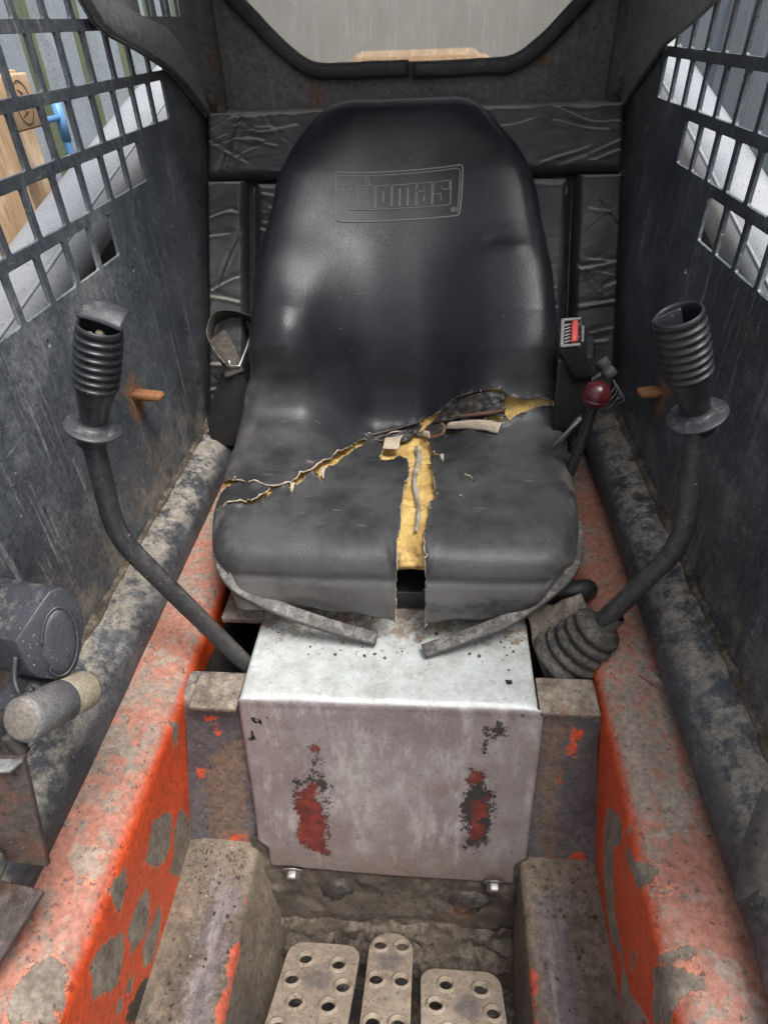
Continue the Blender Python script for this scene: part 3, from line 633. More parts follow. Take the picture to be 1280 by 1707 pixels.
def seat_pt(s, t, inset=0.):
    """surface point of the seat for s along the profile (front lip to top) and t across (-1..1)"""
    s = np.asarray(s, float); t = np.asarray(t, float)
    kk = smooth01((np.abs(t+.02)-.10)/.42); I = lambda A, k: np.interp(s, SS, A[:, k])
    y = I(SP, 0)*(1-kk)+I(SPS, 0)*kk; z = I(SP, 1)*(1-kk)+I(SPS, 1)*kk; ny = I(SN, 0)*(1-kk)+I(SNS, 0)*kk; nz = I(SN, 1)*(1-kk)+I(SNS, 1)*kk
    ln = np.hypot(ny, nz); ny, nz = ny/ln, nz/ln
    w = np.where(t < 0, np.interp(s, SS, XLS), np.interp(s, SS, XRS)); r = key(ROLL, s); B = key(BOL, s); D = key(DROP, s); bs = key(BSTART, s)
    a = np.abs(t); win = w-r
    f1 = np.clip(a/.74, 0, 1); x1 = win*f1; n1 = B*smooth01(f1)**1.7
    ang = np.clip((a-.74)/.16, 0, 1)*pi/2; x2 = r*np.sin(ang); n2 = -r*(1-np.cos(ang))
    f3 = np.clip((a-.9)/.1, 0, 1); n3 = -D*f3; x3 = -.012*f3*f3
    x = np.sign(t)*(x1+x2+x3); n = n1+n2+n3-inset
    # the sitter's hollow, hip hump on one side, small dents
    hipL = np.exp(-((s-.515)/.062)**2); hipR = np.exp(-((s-.49)/.055)**2)
    n = n + .034*hipL*np.exp(-((x+.195)/.055)**2) + .014*hipR*np.exp(-((x-.215)/.055)**2)
    n = n - .012*np.exp(-(((s-.47)/.07)**2+((x+.01)/.14)**2))
    n = n + .004*np.exp(-(((s-.30)/.07)**2+((x+.16)/.08)**2)) + .003*np.exp(-(((s-.28)/.06)**2+((x-.15)/.09)**2))
    n = n - .0014*np.exp(-(((s-.68)/.012)**2+((x-.165)/.02)**2)) + .0014*np.exp(-(((s-.66)/.012)**2+((x-.205)/.02)**2))
    z = z-.020*smooth01((np.abs(x+.006)-.085)/.12)*smooth01((s-.78)/.14)
    # crumpled lip at the bottom of the skirt
    lip = np.clip(1-s/.05, 0, 1); n = n + lip*.006*np.sin(x*23+1.2) + lip*lip*.006
    gro = np.exp(-((s-.045)/.006)**2); n = n - .004*gro*(a < .8)
    return np.stack([x-.004, y+ny*n, z+nz*n], -1)
TEAR_CENTRE = [(0.3887, -0.175), (0.3925, -0.0975), (0.405, -0.0125), (0.4012, 0.03), (0.4075, 0.0925), (0.3825, 0.1525), (0.3262, 0.1825), (0.2988, 0.2325), (0.29, 0.225), (0.3063, 0.1675), (0.2925, 0.1625), (0.2587, 0.18), (0.2112, 0.19), (0.1775, 0.2075), (0.1663, 0.18), (0.1363, 0.18), (0.1138, 0.1675), (0.07, 0.1825), (0.0475, 0.2), (-0.06, 0.225), (-0.06, 0.27), (-0.06, 0.04), (-0.06, 0.045), (0.07, 0.0475), (0.0975, 0.04), (0.1125, 0.0525), (0.1475, 0.045), (0.2013, 0.0475), (0.235, 0.0675), (0.2863, 0.0525), (0.3125, 0.02), (0.2913, -0.09), (0.355, -0.09), (0.3862, -0.1225)]
TEAR_RIGHT = [(0.4, -0.1875), (0.4037, -0.0825), (0.4125, 0.02), (0.4288, 0.11), (0.4313, 0.2025), (0.44, 0.2725), (0.4438, 0.33), (0.4363, 0.435), (0.4363, 0.53), (0.4238, 0.5675), (0.4163, 0.6525), (0.42, 0.7475), (0.4163, 0.8025), (0.4062, 0.7875), (0.4037, 0.71), (0.395, 0.6425), (0.3838, 0.575), (0.3738, 0.5575), (0.3912, 0.5375), (0.375, 0.5175), (0.3725, 0.4175), (0.3725, 0.325), (0.3813, 0.245), (0.3875, 0.1625), (0.3912, 0.0925), (0.3912, -0.01), (0.39, -0.1225)]
TEAR_LEFT = [(0.39, -0.19), (0.3788, -0.22), (0.3275, -0.2725), (0.28, -0.33), (0.2462, -0.3975), (0.23, -0.4525), (0.2013, -0.505), (0.1938, -0.5775), (0.175, -0.6075), (0.1638, -0.625), (0.1537, -0.7), (0.15, -0.775), (0.1525, -0.8275), (0.1762, -0.8975), (0.1438, -0.7675), (0.1487, -0.685), (0.1525, -0.6175), (0.1638, -0.5875), (0.1837, -0.5725), (0.1913, -0.5075), (0.1725, -0.4775), (0.195, -0.4775), (0.2063, -0.4375), (0.2238, -0.42), (0.2338, -0.3775), (0.21, -0.3575), (0.22, -0.3425), (0.2412, -0.3525), (0.2575, -0.31), (0.2975, -0.245), (0.3513, -0.2025)]
TEAR_CRACK = [(0.2013, -0.855), (0.2513, -0.915), (0.2013, -0.7475), (0.2025, -0.6725), (0.1925, -0.585), (0.1888, -0.5825), (0.1975, -0.6725), (0.1963, -0.7475), (0.1938, -0.7925), (0.1988, -0.855)]
TEAR_NICK1 = [(0.2363, 0.325), (0.2325, 0.3475), (0.2338, 0.365), (0.2275, 0.3575), (0.2188, 0.3725), (0.2238, 0.3475), (0.2275, 0.335)]
TEAR_NICK2 = [(0.1812, 0.3075), (0.1837, 0.32), (0.1787, 0.3325), (0.1725, 0.3225)]
TEARS = [TEAR_CENTRE, TEAR_RIGHT, TEAR_LEFT, TEAR_CRACK, TEAR_NICK1, TEAR_NICK2]
FLAP = {}
FLAP['tongue'] = [(0.3987, 0.2425), (0.345, 0.495), (0.3713, 0.5225), (0.4062, 0.27)]
FLAP['curl'] = [(0.3525, -0.0875), (0.3475, -0.005), (0.4037, 0.01), (0.3937, -0.0775)]
FLAP['small'] = [(0.3975, 0.1175), (0.3862, 0.1575), (0.4037, 0.1575), (0.4088, 0.125)]
FLAP['lin1'] = [(0.4088, 0.07), (0.3738, 0.415), (0.4288, 0.5525), (0.4425, 0.325)]
FLAP['lin2'] = [(0.3925, -0.1875), (0.3937, 0.0375), (0.4225, 0.1225), (0.4163, -0.1)]
FLAP['lin3'] = [(0.42, 0.1725), (0.385, 0.54), (0.4288, 0.5525), (0.4388, 0.275)]
FLAP['e1'] = [(0.4088, 0.32), (0.3975, 0.42), (0.3962, 0.52), (0.4037, 0.545), (0.3912, 0.525), (0.3875, 0.4475)]
FLAP['e2'] = [(0.39, 0.1675), (0.3875, 0.2225), (0.4, 0.2375), (0.4088, 0.2225)]
FLAP['e3'] = [(0.3987, -0.17), (0.4075, -0.0975), (0.415, -0.015), (0.425, 0.105)]
FLAP['glue'] = [(0.3788, 0.08), (0.2475, 0.1), (0.1638, 0.1275), (0.1163, 0.1225)]
FLAP['tabs'] = [(0.235, -0.3525), (0.19, -0.485), (0.2963, 0.2175)]
TS = .30
TQ = [np.array([(s*SLEN, t*TS) for s, t in P]) for P in TEARS]
def tear_d(S, T):
    q = np.stack([S*SLEN, T*TS], -1); d = np.full(len(q), -1.)
    for P in TQ: d = np.maximum(d, sdf_poly(q, P))
    a, b = q[:, 0], q[:, 1]
    return d + .0007*np.sin(a*900+3*np.sin(b*410))*np.cos(b*760+2*np.sin(a*500)) + .0009*np.sin(a*260+b*330)*np.sin(b*300-a*120)
def cover():
    n1, n2 = 440, 300
    s = np.linspace(0, 1, n1); t = np.linspace(-1, 1, n2); S, T = [g.ravel() for g in np.meshgrid(s, t, indexing='ij')]
    d = tear_d(S, T)
    e = .0004
    near = np.abs(d) < .0042
    for _ in range(2):
        ds = (tear_d(S[near]+e/SLEN, T[near])-tear_d(S[near]-e/SLEN, T[near]))/(2*e); dt = (tear_d(S[near], T[near]+e/TS)-tear_d(S[near], T[near]-e/TS))/(2*e)
        dd = tear_d(S[near], T[near]); g = np.hypot(ds, dt)+1e-6
        mv = np.where(np.abs(dd) < .0016, -dd/g, 0)
        S[near] = np.clip(S[near]+mv*ds/g/SLEN, 0, 1); T[near] = np.clip(T[near]+mv*dt/g/TS, -1, 1)
    d = tear_d(S, T)
    curl = np.exp(-np.maximum(-d, 0)/.007); wob = .5+.5*np.sin(S*SLEN*70+np.sin(T*40)*2)
    P = seat_pt(S, T, inset=-curl*(.0015+.0055*wob*wob)*(np.abs(T) < .8))
    P = P + np.array([[.0016*fbm(p, 9, 3)]*3 for p in P])*np.array([0, .6, 1.])
    lp = np.clip(1-S/.035, 0, 1)*(np.abs(T) < .86); P[:, 2] += lp*(.005*np.sin(P[:, 0]*31+1)+.003*np.sin(P[:, 0]*83)-.004*np.exp(-(np.abs(P[:, 0]-.03)/.06)**2)); P[:, 1] -= lp*.006*(1+np.sin(P[:, 0]*19))
    F = np.array(quad_grid(n1, n2))
    c = F.reshape(-1, 4); dc = d[c].mean(1); allin = (d[c] > -.0003).all(1)
    keep = ~(allin | (dc > .0004))
    F = F[keep]
    used = np.zeros(len(P), bool); used[F.ravel()] = True; remap = np.cumsum(used)-1
    F = remap[F]; P = P[used]; S, T = S[used], T[used]
    pan = smooth01((.45+.13*smooth01((np.abs(T)-.22)/.4)-S)/.24)*smooth01((S-.03)/.05); lip = smooth01((.075-S)/.05)  # pan mask climbs the hip sides to paint them lit grey
    edge = smooth01((np.abs(T)-.72)/.14)*smooth01((.52-S)/.1)
    o = mesh('vinyl_cover', P, F, M_VINYL, seat, smooth=True, attrs=dict(pan=pan, lip=lip, edge=edge))
    o.data.materials.append(M_BACKING)
    m = o.modifiers.new('thick', 'SOLIDIFY'); m.thickness = .0026; m.offset = -1; m.material_offset = 1; m.material_offset_rim = 1
    return o
cov = cover()
def foamcore():
    n1, n2 = 260, 170; s = np.linspace(.052, .56, n1); t = np.linspace(-.97, .97, n2); S, T = [g.ravel() for g in np.meshgrid(s, t, indexing='ij')]
    P0 = seat_pt(S, T); nn = np.array([.0022*fbm(p, 35, 4)+.0035*fbm(p+9, 12, 3) for p in P0])
    P = seat_pt(S, T, inset=.014+nn*2.0+.02*np.exp(-((S-.052)/.006)**2)+.004*np.exp(-((T-.11)/.05)**2)*(S < .3))
    burn = smooth01((.13-S)/.06)
    o = mesh('foam_core', P, quad_grid(n1, n2), M_FOAM, seat, smooth=True, attrs=dict(burn=burn)); return o
foamcore()
def shell():
    n1, n2 = 90, 40; s = np.linspace(.075, .97, n1); t = np.linspace(-.92, .92, n2); S, T = [g.ravel() for g in np.meshgrid(s, t, indexing='ij')]
    mesh('seat_shell', seat_pt(S, T, inset=.05), quad_grid(n1, n2), M_BELTPL, seat, smooth=True)
shell()
boxobj('seat_light_block', (-.20, .70, -.735), (.19, 1.12, -.700), M_BELTPL, seat)  # black block added under the foam to keep light out

# embossed maker's plate
LC = dict(TL=(0.8, -0.47), TR=(0.81, 0.4125), BR=(0.735, 0.3725), BL=(0.7263, -0.4225))
def logo_st(x, y):
    b = (y-(140-55*(x-95)/1080))/418; a = (x-95-(b*18))/1078
    top = np.array(LC['TL'])*(1-a)+np.array(LC['TR'])*a; bot = np.array(LC['BL'])*(1-a)+np.array(LC['BR'])*a
    return top*(1-b)+bot*b
def logo_pt(x, y, h):
    s, t = logo_st(x, y); return seat_pt(np.array([s]), np.array([t]), inset=-h)[0]
STROKES = [
 [(95, 165), (100, 142), (125, 136), (640, 110), (1145, 84), (1172, 92), (1178, 115), (1172, 480), (1165, 502), (1140, 508), (640, 533), (150, 560), (120, 556), (112, 535), (95, 165)],
 [(122, 175), (128, 165), (640, 136), (1125, 110), (1150, 122), (1156, 140), (1150, 480)],
 [(122, 256), (180, 246), (200, 244), (207, 455)], [(207, 452), (640, 432), (1082, 411)], [(1082, 411), (1078, 198)],
 [(345, 150), (350, 232)], [(368, 148), (371, 232)], [(268, 242), (422, 234)], [(268, 242), (284, 438)], [(290, 252), (298, 438)],
 [(354, 240), (357, 322)], [(357, 380), (360, 432)], [(418, 235), (428, 428)],
 [(435, 240), (558, 230), (568, 420)], [(435, 240), (440, 428)], [(493, 285), (496, 385)], [(500, 282), (504, 384)],
 [(572, 235), (578, 420)], [(572, 232), (770, 221), (778, 412)], [(634, 264), (637, 416)], [(641, 264), (644, 416)], [(702, 258), (705, 413)], [(709, 258), (712, 413)],
 [(785, 222), (912, 212), (920, 405)], [(785, 222), (784, 270)], [(848, 250), (851, 284), (800, 287), (786, 302), (789, 410)], [(850, 325), (852, 378)],
 [(928, 405), (930, 220), (938, 212), (1055, 205), (1066, 216), (1070, 278), (1002, 277), (998, 245)], [(932, 317), (995, 313), (999, 370)],
 [(1115+20*cos(k*pi/6), 452+20*sin(k*pi/6)) for k in range(13)], [(1115+8*cos(k*pi/3), 452+8*sin(k*pi/3)) for k in range(7)]]
V, F = [], []
for si, st in enumerate(STROKES):
    hw = 5.5 if si == 0 else 4.0; hh = .0020 if si == 0 else .0016
    pts = []
    for a, b in zip(st[:-1], st[1:]):
        k = max(1, int(math.hypot(b[0]-a[0], b[1]-a[1])/40))
        for j in range(k): pts.append((a[0]+(b[0]-a[0])*j/k, a[1]+(b[1]-a[1])*j/k))
    pts.append(st[-1]); base = len(V)
    for i, p in enumerate(pts):
        q0, q1 = pts[max(i-1, 0)], pts[min(i+1, len(pts)-1)]; dx, dy = q1[0]-q0[0], q1[1]-q0[1]; L = math.hypot(dx, dy) or 1; nx, ny = -dy/L, dx/L
        for o_, h in ((-1.5, -.0006), (-.6, hh), (.6, hh), (1.5, -.0006)): V.append(logo_pt(p[0]+nx*o_*hw, p[1]+ny*o_*hw, h))
    for i in range(len(pts)-1):
        for j in range(3): F.append((base+i*4+j, base+i*4+j+1, base+i*4+j+5, base+i*4+j+4))
tag(mesh('embossed_lettering', V, F, M_LOGO, seat, smooth=True), 'embossed frame and lettering on the backrest')

# rubber edge trim hanging off the front
def trim(pts, name='edge_trim'):
    V, F = sweep(spl(pts, 60), rrect(.012, .021, .004, 3), up=(0, -.35, 1))
    V = [v+Vector((0, 0, .0008*fbm(v, 60))) for v in V]
    o = mesh(name, V, F, M_RUBBER_DUSTY, seat, smooth=True); return o
TRIM_L = [(-0.2984, 0.8137, -0.6592), (-0.2774, 0.7449, -0.65), (-0.2475, 0.6752, -0.6386), (-0.2193, 0.6508, -0.6532), (-0.1593, 0.6376, -0.6796), (-0.0888, 0.6289, -0.7029), (-0.0213, 0.6275, -0.727)]
TRIM_R = [(0.2918, 0.8331, -0.6592), (0.2826, 0.769, -0.65), (0.2676, 0.7157, -0.6435), (0.2399, 0.6778, -0.6532), (0.1733, 0.6431, -0.6895), (0.1134, 0.6262, -0.7108), (0.0494, 0.6097, -0.729)]
trim(TRIM_L); trim(TRIM_R)

# torn flaps and lining
def flap(name, quad, nu, nv, mat, curl=.0, lift=.004, seed=0, th=.0018, parent=seat, shape=None, crumple=.0):
    """sheet lying on the seat: quad = 4 (s,t) corners, optional curl that rolls the last edge up"""
    V = []; q = np.array(quad)
    for i in range(nu):
        for j in range(nv):
            u, v = i/(nu-1), j/(nv-1); uu = u
            p = (q[0]*(1-u)+q[1]*u)*(1-v)+(q[3]*(1-u)+q[2]*u)*v
            if shape: p = p+np.array(shape(u, v))
            h = lift+curl*math.sin(pi*v)**1.0+.0015*fbm((u*3, v*3, seed), 2)+crumple*(fbm((u*5, v*3, seed+4), 1.6, 4))
            V.append(seat_pt(np.array([p[0]]), np.array([p[1]]), inset=-h)[0])
    o = mesh(name, V, quad_grid(nu, nv), mat, parent, smooth=True); m = o.modifiers.new('t', 'SOLIDIFY'); m.thickness = th; m.offset = 0; return o
flap('inner_lining', FLAP['lin1'], 40, 26, M_LINING, lift=-.006, seed=2, crumple=.010)
flap('inner_lining', FLAP['lin2'], 30, 16, M_LINING, lift=-.001, seed=5, crumple=.008)
flap('inner_lining', FLAP['lin3'], 36, 20, M_LINING, lift=.000, seed=8, crumple=.006)
flap('torn_flap', FLAP['tongue'], 24, 10, M_BACKING, lift=.004, curl=.007, seed=3)
flap('torn_flap', FLAP['curl'], 14, 16, M_BACKING, lift=.003, curl=.012, seed=4)
flap('torn_flap', FLAP['small'], 8, 8, M_BACKING, lift=.005, curl=.008, seed=6)
for nm_ in ('e1', 'e2', 'e3'):
    tubeobj('rolled_edge', spl([seat_pt(np.array([s]), np.array([t]), inset=-.003-.002*k)[0] for k, (s, t) in enumerate(FLAP[nm_][:4])], 30), .0034, M_LINING if nm_ == 'e3' else M_BROWNEDGE, seat, 10)
# strip of dried glue down the centre split
V = []; n_ = 70
for i in range(n_):
    u = i/(n_-1); s = .385-.27*u; t = .085+.035*u+.012*math.sin(u*9)+.006*fbm((u*9, 0, 0), 2); w = (.020-.008*u)*(1+.35*fbm((u*14, 3, 0), 1.5))
    for j in range(5):
        v = j/4-.5; V.append(seat_pt(np.array([s]), np.array([t+w*v*1.6]), inset=.0045+.004*abs(v)*2-.003*fbm((u*20, v*2, 7), 2)*1.0)[0])
mesh('glue_strip', V, quad_grid(n_, 5), M_RESIDUE, seat, smooth=True)
# little ragged tabs along the left split
for s, t in FLAP['tabs']:
    flap('torn_tab', [(s+.012, t-.012), (s+.012, t+.014), (s-.018, t+.010), (s-.010, t)], 6, 8, M_BACKING, lift=.003, curl=.004, seed=s*50, th=.0014)
# wear marks measured on the surfaces (metres)
CHIP_L = [[(0.3828, -0.8144), (0.4276, -0.8735), (0.4266, -0.8941), (0.4019, -0.9227), (0.3832, -0.9223), (0.3583, -0.888), (0.3426, -0.8412), (0.3618, -0.834)], [(0.4501, -0.9144), (0.4647, -0.957), (0.4692, -1.0022), (0.4546, -1.0391), (0.4352, -1.0585), (0.3976, -1.016), (0.3834, -0.966), (0.4058, -0.9598), (0.4243, -0.9159)], [(0.3134, -0.7785), (0.3013, -0.8039), (0.272, -0.816), (0.2733, -0.7999), (0.2783, -0.7574), (0.2918, -0.7618)], [(0.3332, -0.8883), (0.3206, -0.9307), (0.2991, -0.9455), (0.2651, -0.9103), (0.2731, -0.8676), (0.2911, -0.8629), (0.3109, -0.8683)], [(0.3453, -0.9673), (0.3312, -0.9995), (0.2977, -1.0242), (0.2712, -0.9885), (0.2834, -0.9531), (0.3074, -0.9544)], [(0.2666, -0.848), (0.2539, -0.8816), (0.2278, -0.8936), (0.1948, -0.8248), (0.2133, -0.7828), (0.2252, -0.7813), (0.2532, -0.8149)], [(0.2576, -0.9501), (0.2428, -0.9657), (0.2319, -0.9424), (0.2433, -0.9333)], [(0.2266, -0.9312), (0.2205, -0.9513), (0.2102, -0.9368), (0.2168, -0.919)], [(0.4891, -0.7506), (0.5024, -0.7758), (0.484, -0.8084), (0.4768, -0.7911)], [(0.2767, -0.7301), (0.2821, -0.7435), (0.2775, -0.7466), (0.2742, -0.7352)], [(0.2455, -0.6785), (0.2499, -0.6899), (0.2446, -0.6952), (0.2413, -0.6837)]]
CHIP_L_BLACK = [[(0.2916, -1.0582), (0.2356, -1.0848), (0.2121, -0.9839), (0.231, -0.9748), (0.2635, -1.0055)]]
CHIP_L_TOP = [[(-0.3156, 0.2105), (-0.3012, 0.2026), (-0.2983, 0.1896), (-0.2929, 0.1561), (-0.3261, 0.1519), (-0.3396, 0.16), (-0.3384, 0.1908), (-0.3256, 0.2021)]]
CHIP_R = [[(0.4491, -0.8407), (0.4084, -0.7887), (0.3929, -0.784), (0.3869, -0.8093), (0.4061, -0.8619), (0.3957, -0.8993), (0.3559, -0.9435), (0.3241, -0.944), (0.3071, -0.9419), (0.3504, -1.0152), (0.3881, -0.9945), (0.4207, -0.971), (0.4454, -0.8973)], [(0.3688, -0.7757), (0.3487, -0.7628), (0.3266, -0.7283), (0.3131, -0.7371), (0.3113, -0.7592), (0.3401, -0.7805), (0.3653, -0.7947)], [(0.3247, -0.7138), (0.3093, -0.7178), (0.2874, -0.6795), (0.2731, -0.6775), (0.2673, -0.6843), (0.2871, -0.7033), (0.3024, -0.7316)], [(0.2486, -0.7866), (0.2376, -0.7384), (0.2193, -0.7177), (0.1977, -0.765), (0.2164, -0.8413), (0.2298, -0.8318), (0.2312, -0.7963)], [(0.2924, -0.8681), (0.2837, -0.8544), (0.2773, -0.8883), (0.2847, -0.9058)], [(0.3071, -0.9419), (0.272, -0.9436), (0.2384, -0.8866), (0.222, -0.8643), (0.2636, -1.0342), (0.2915, -1.014)], [(0.3805, -0.7511), (0.3721, -0.7465), (0.3723, -0.7571), (0.3802, -0.7632)], [(0.2546, -0.7131), (0.245, -0.7169), (0.2378, -0.7452), (0.2483, -0.7553)], [(0.2945, -0.6659), (0.2774, -0.628), (0.2768, -0.6356), (0.29, -0.667)]]
COVER_RED = [[(-0.1328, -0.9016), (-0.1142, -0.8876), (-0.1025, -0.8849), (-0.1024, -0.9223), (-0.0961, -0.9285), (-0.0958, -0.9755), (-0.0926, -1.0184), (-0.1139, -1.0187), (-0.1294, -1.0114), (-0.1394, -0.9856), (-0.1319, -0.951), (-0.1369, -0.9247)], [(0.1255, -0.9067), (0.1456, -0.899), (0.1498, -0.9308), (0.1354, -0.9384), (0.1441, -0.9643), (0.1349, -0.9819), (0.1204, -0.9728), (0.128, -0.9389)], [(0.1238, -0.8476), (0.1357, -0.8469), (0.1342, -0.8653), (0.1201, -0.8724)], [(-0.1055, -0.8221), (-0.098, -0.8187), (-0.1011, -0.8309)]]
COVER_BLACK = [[(-0.1341, -0.8825), (-0.1132, -0.8705), (-0.0863, -0.8826), (-0.0868, -0.9148), (-0.0932, -0.9217), (-0.0996, -0.8962), (-0.1138, -0.8812), (-0.1326, -0.8984)], [(0.1111, -0.8886), (0.1341, -0.8622), (0.1518, -0.8797), (0.1575, -0.9368), (0.152, -0.9704), (0.1358, -0.999), (0.1152, -0.9937), (0.1191, -0.9662), (0.1104, -0.9336)], [(0.1391, -0.7762), (0.1565, -0.7611), (0.1644, -0.7777), (0.1491, -0.79), (0.1361, -0.8081)], [(-0.1088, -0.8375), (-0.0948, -0.8336), (-0.0972, -0.8508), (-0.1085, -0.8497)], [(-0.1077, -0.862), (-0.0904, -0.8641), (-0.0934, -0.8736), (-0.1082, -0.8702)]]
COVER_PIT = [[(-0.1908, -0.7709), (-0.1847, -0.7734), (-0.1868, -0.7805), (-0.19, -0.7784)], [(-0.172, -0.767), (-0.1664, -0.7696), (-0.1689, -0.7755)], [(-0.1839, -0.7804), (-0.1749, -0.7729), (-0.1783, -0.7836)], [(-0.193, -0.7943), (-0.1886, -0.8), (-0.1883, -0.8119), (-0.2009, -0.8144), (-0.1943, -0.808)], [(0.1798, -0.7499), (0.1864, -0.7473), (0.1878, -0.7539), (0.1831, -0.7519)], [(-0.0374, -0.9211), (-0.035, -0.9255), (-0.0385, -0.9258)]]
COVER_PIT_TOP = [[(0.1675, 0.5905), (0.1742, 0.5908), (0.1719, 0.586)], [(0.1654, 0.571), (0.1736, 0.5731), (0.1728, 0.5645), (0.1673, 0.5653)], [(0.1644, 0.5461), (0.1681, 0.5463), (0.1664, 0.5429)], [(-0.0376, 0.5901), (-0.0353, 0.5914), (-0.0353, 0.5865)]]
RISER_RED = [[(-0.2685, -0.786), (-0.2466, -0.7907), (-0.2502, -0.7998), (-0.2646, -0.7946)], [(-0.2541, -0.8119), (-0.2453, -0.8144), (-0.2479, -0.8236), (-0.2543, -0.8222)], [(-0.2863, -0.885), (-0.2758, -0.8844), (-0.2794, -0.9007), (-0.2868, -0.9011)], [(0.2541, -0.7872), (0.2697, -0.7835), (0.2713, -0.7977), (0.2627, -0.804), (0.2696, -0.8329), (0.2536, -0.8279), (0.2501, -0.8163), (0.2581, -0.8042)], [(0.2427, -0.8616), (0.2522, -0.861), (0.2554, -0.8792), (0.2475, -0.8766)], [(0.2755, -1.0187), (0.294, -1.0034), (0.3017, -1.027), (0.2844, -1.0319)], [(0.2381, -1.0272), (0.2607, -1.0233), (0.2595, -1.0375), (0.2364, -1.0372)], [(-0.256, -1.0106), (-0.223, -1.0081), (-0.2255, -1.0332), (-0.2647, -1.0398)]]
RISER_BROWN = [[(-0.263, -0.8646), (-0.2095, -0.8185), (-0.2237, -1.0152), (-0.2815, -1.0411), (-0.2814, -0.9503)], [(0.2104, -0.7613), (0.2483, -0.7538), (0.2478, -0.8401), (0.2453, -0.9144), (0.2652, -0.992), (0.2522, -1.0416), (0.2343, -1.0431)]]
# ------------------------------------------------------------------ loader frame under the cab
frame = tag(empty('lower_chassis', (0, .5, -1.24)), 'red painted lower machine frame with chipped side channels, dusty footrests and muddy pedal well', 'machine frame')
def arc_pts(c, r, a0, a1, n): return [(c[0]+r*cos(radians(a0+(a1-a0)*i/n)), c[1]+r*sin(radians(a0+(a1-a0)*i/n))) for i in range(n+1)]
def subdiv(pl, step):
    out = []
    for a, b in zip(pl[:-1], pl[1:]):
        k = max(1, int(math.hypot(b[0]-a[0], b[1]-a[1])/step))
        for j in range(k): out.append((a[0]+(b[0]-a[0])*j/k, a[1]+(b[1]-a[1])*j/k))
    return out+[pl[-1]]
def channel(s):
    zt = -.738 if s < 0 else -.728
    # section in (|x|, z): outer edge -> top -> rounded bend -> inner face -> foot
    sec = [(.425, zt-.03), (.421, zt-.004), (.415, zt+.001), (.345, zt+.003)] + arc_pts((.3245, zt-.030), .032, 84, 176, 10) + [(.2945, zt-.06), (.318, -1.045)]
    sec = subdiv(sec, .006); m_ = len(sec); n_ = 230; V = []
    for i in range(n_):
        y = .10+1.05*i/(n_-1)
        for x, z in sec:
            k = .0016*fbm((s*2, y, z+x), 6, 3)
            V.append((s*(x+k), y, z+k*1.3))
    V = np.array(V); yz = V[:, 1:]; inner = np.abs(V[:, 0]) < .325
    chip = np.where(inner, sdf_many(yz, CHIP_L if s < 0 else CHIP_R), -1.)
    if s < 0: chip = np.maximum(chip, np.where(~inner | (V[:, 2] > -.765), sdf_many(V[:, :2], CHIP_L_TOP), -1.))
    blk = np.where(inner, sdf_many(yz, CHIP_L_BLACK), -1.) if s < 0 else np.full(len(V), -1.)
    F = quad_grid(n_, m_)
    if s > 0: F = [tuple(reversed(f)) for f in F]
    return mesh('side_channel', V, F, M_RED, frame, smooth=True, attrs=dict(chip=np.clip(chip, -.05, .05), black=np.clip(blk, -.05, .05)))
tag(channel(-1), 'left chipped red side channel'); tag(channel(1), 'right chipped red side channel')

# riser sheet behind the cover plate
def riser_y(z): return .460+(.535-.460)*(z+1.03)/(1.03-.755)
def riser(x0, x1):
    zz = list(np.linspace(-1.06, -.775, 58)); prof = [(riser_y(z), z) for z in zz]; yb, zb = prof[-1]
    prof += [(yb+.004, zb+.009), (yb+.012, zb+.016), (yb+.024, zb+.019), (yb+.05, zb+.019)]
    nx = max(6, int((x1-x0)/.005)); V = []
    for i in range(nx):
        for y, z in prof:
            lim = .2935+(.0265)*min(1, max(0, (-.80-z)/.25)); xx0, xx1 = max(x0, -lim), min(x1, lim); x = xx0+(xx1-xx0)*i/(nx-1); V.append((x, y-.0015*fbm((x, z, 3), 9, 3), z))
    V = np.array(V); q = V[:, [0, 2]]
    mesh('riser_panel', V, [tuple(reversed(f)) for f in quad_grid(nx, len(prof))], M_RISER, frame, smooth=True, attrs=dict(red=np.clip(sdf_many(q, RISER_RED), -.05, .05), brown=np.clip(sdf_many(q, RISER_BROWN), -.05, .05)))
riser(-.318, -.150); riser(.150, .318)
# angle-iron support plates under the seat
for nm, lo_, hi_ in (('support_plate', (-.274, .508, -.752), (-.2065, .568, -.742)), ('support_plate', (.2075, .522, -.752), (.288, .582, -.742)),
                     ('support_plate', (-.272, .672, -.752), (-.17, .80, -.740)), ('support_plate', (.17, .70, -.752), (.285, .80, -.742))):
    boxobj(nm, lo_, hi_, M_BROWN, frame, bevel=.0025)
for s in (-1, 1): boxobj('shade_box_wall', (s*.300-.004, .56, -1.0), (s*.300+.004, 1.1, -.79), M_DARKMECH, frame)  # closed dark box added below the seat so no light enters
boxobj('shade_box_wall', (-.30, .86, -1.0), (.30, .87, -.74), M_DARKMECH, frame)
boxobj('shade_box_floor', (-.30, .47, -1.01), (.30, 1.1, -1.0), M_DARKMECH, frame)

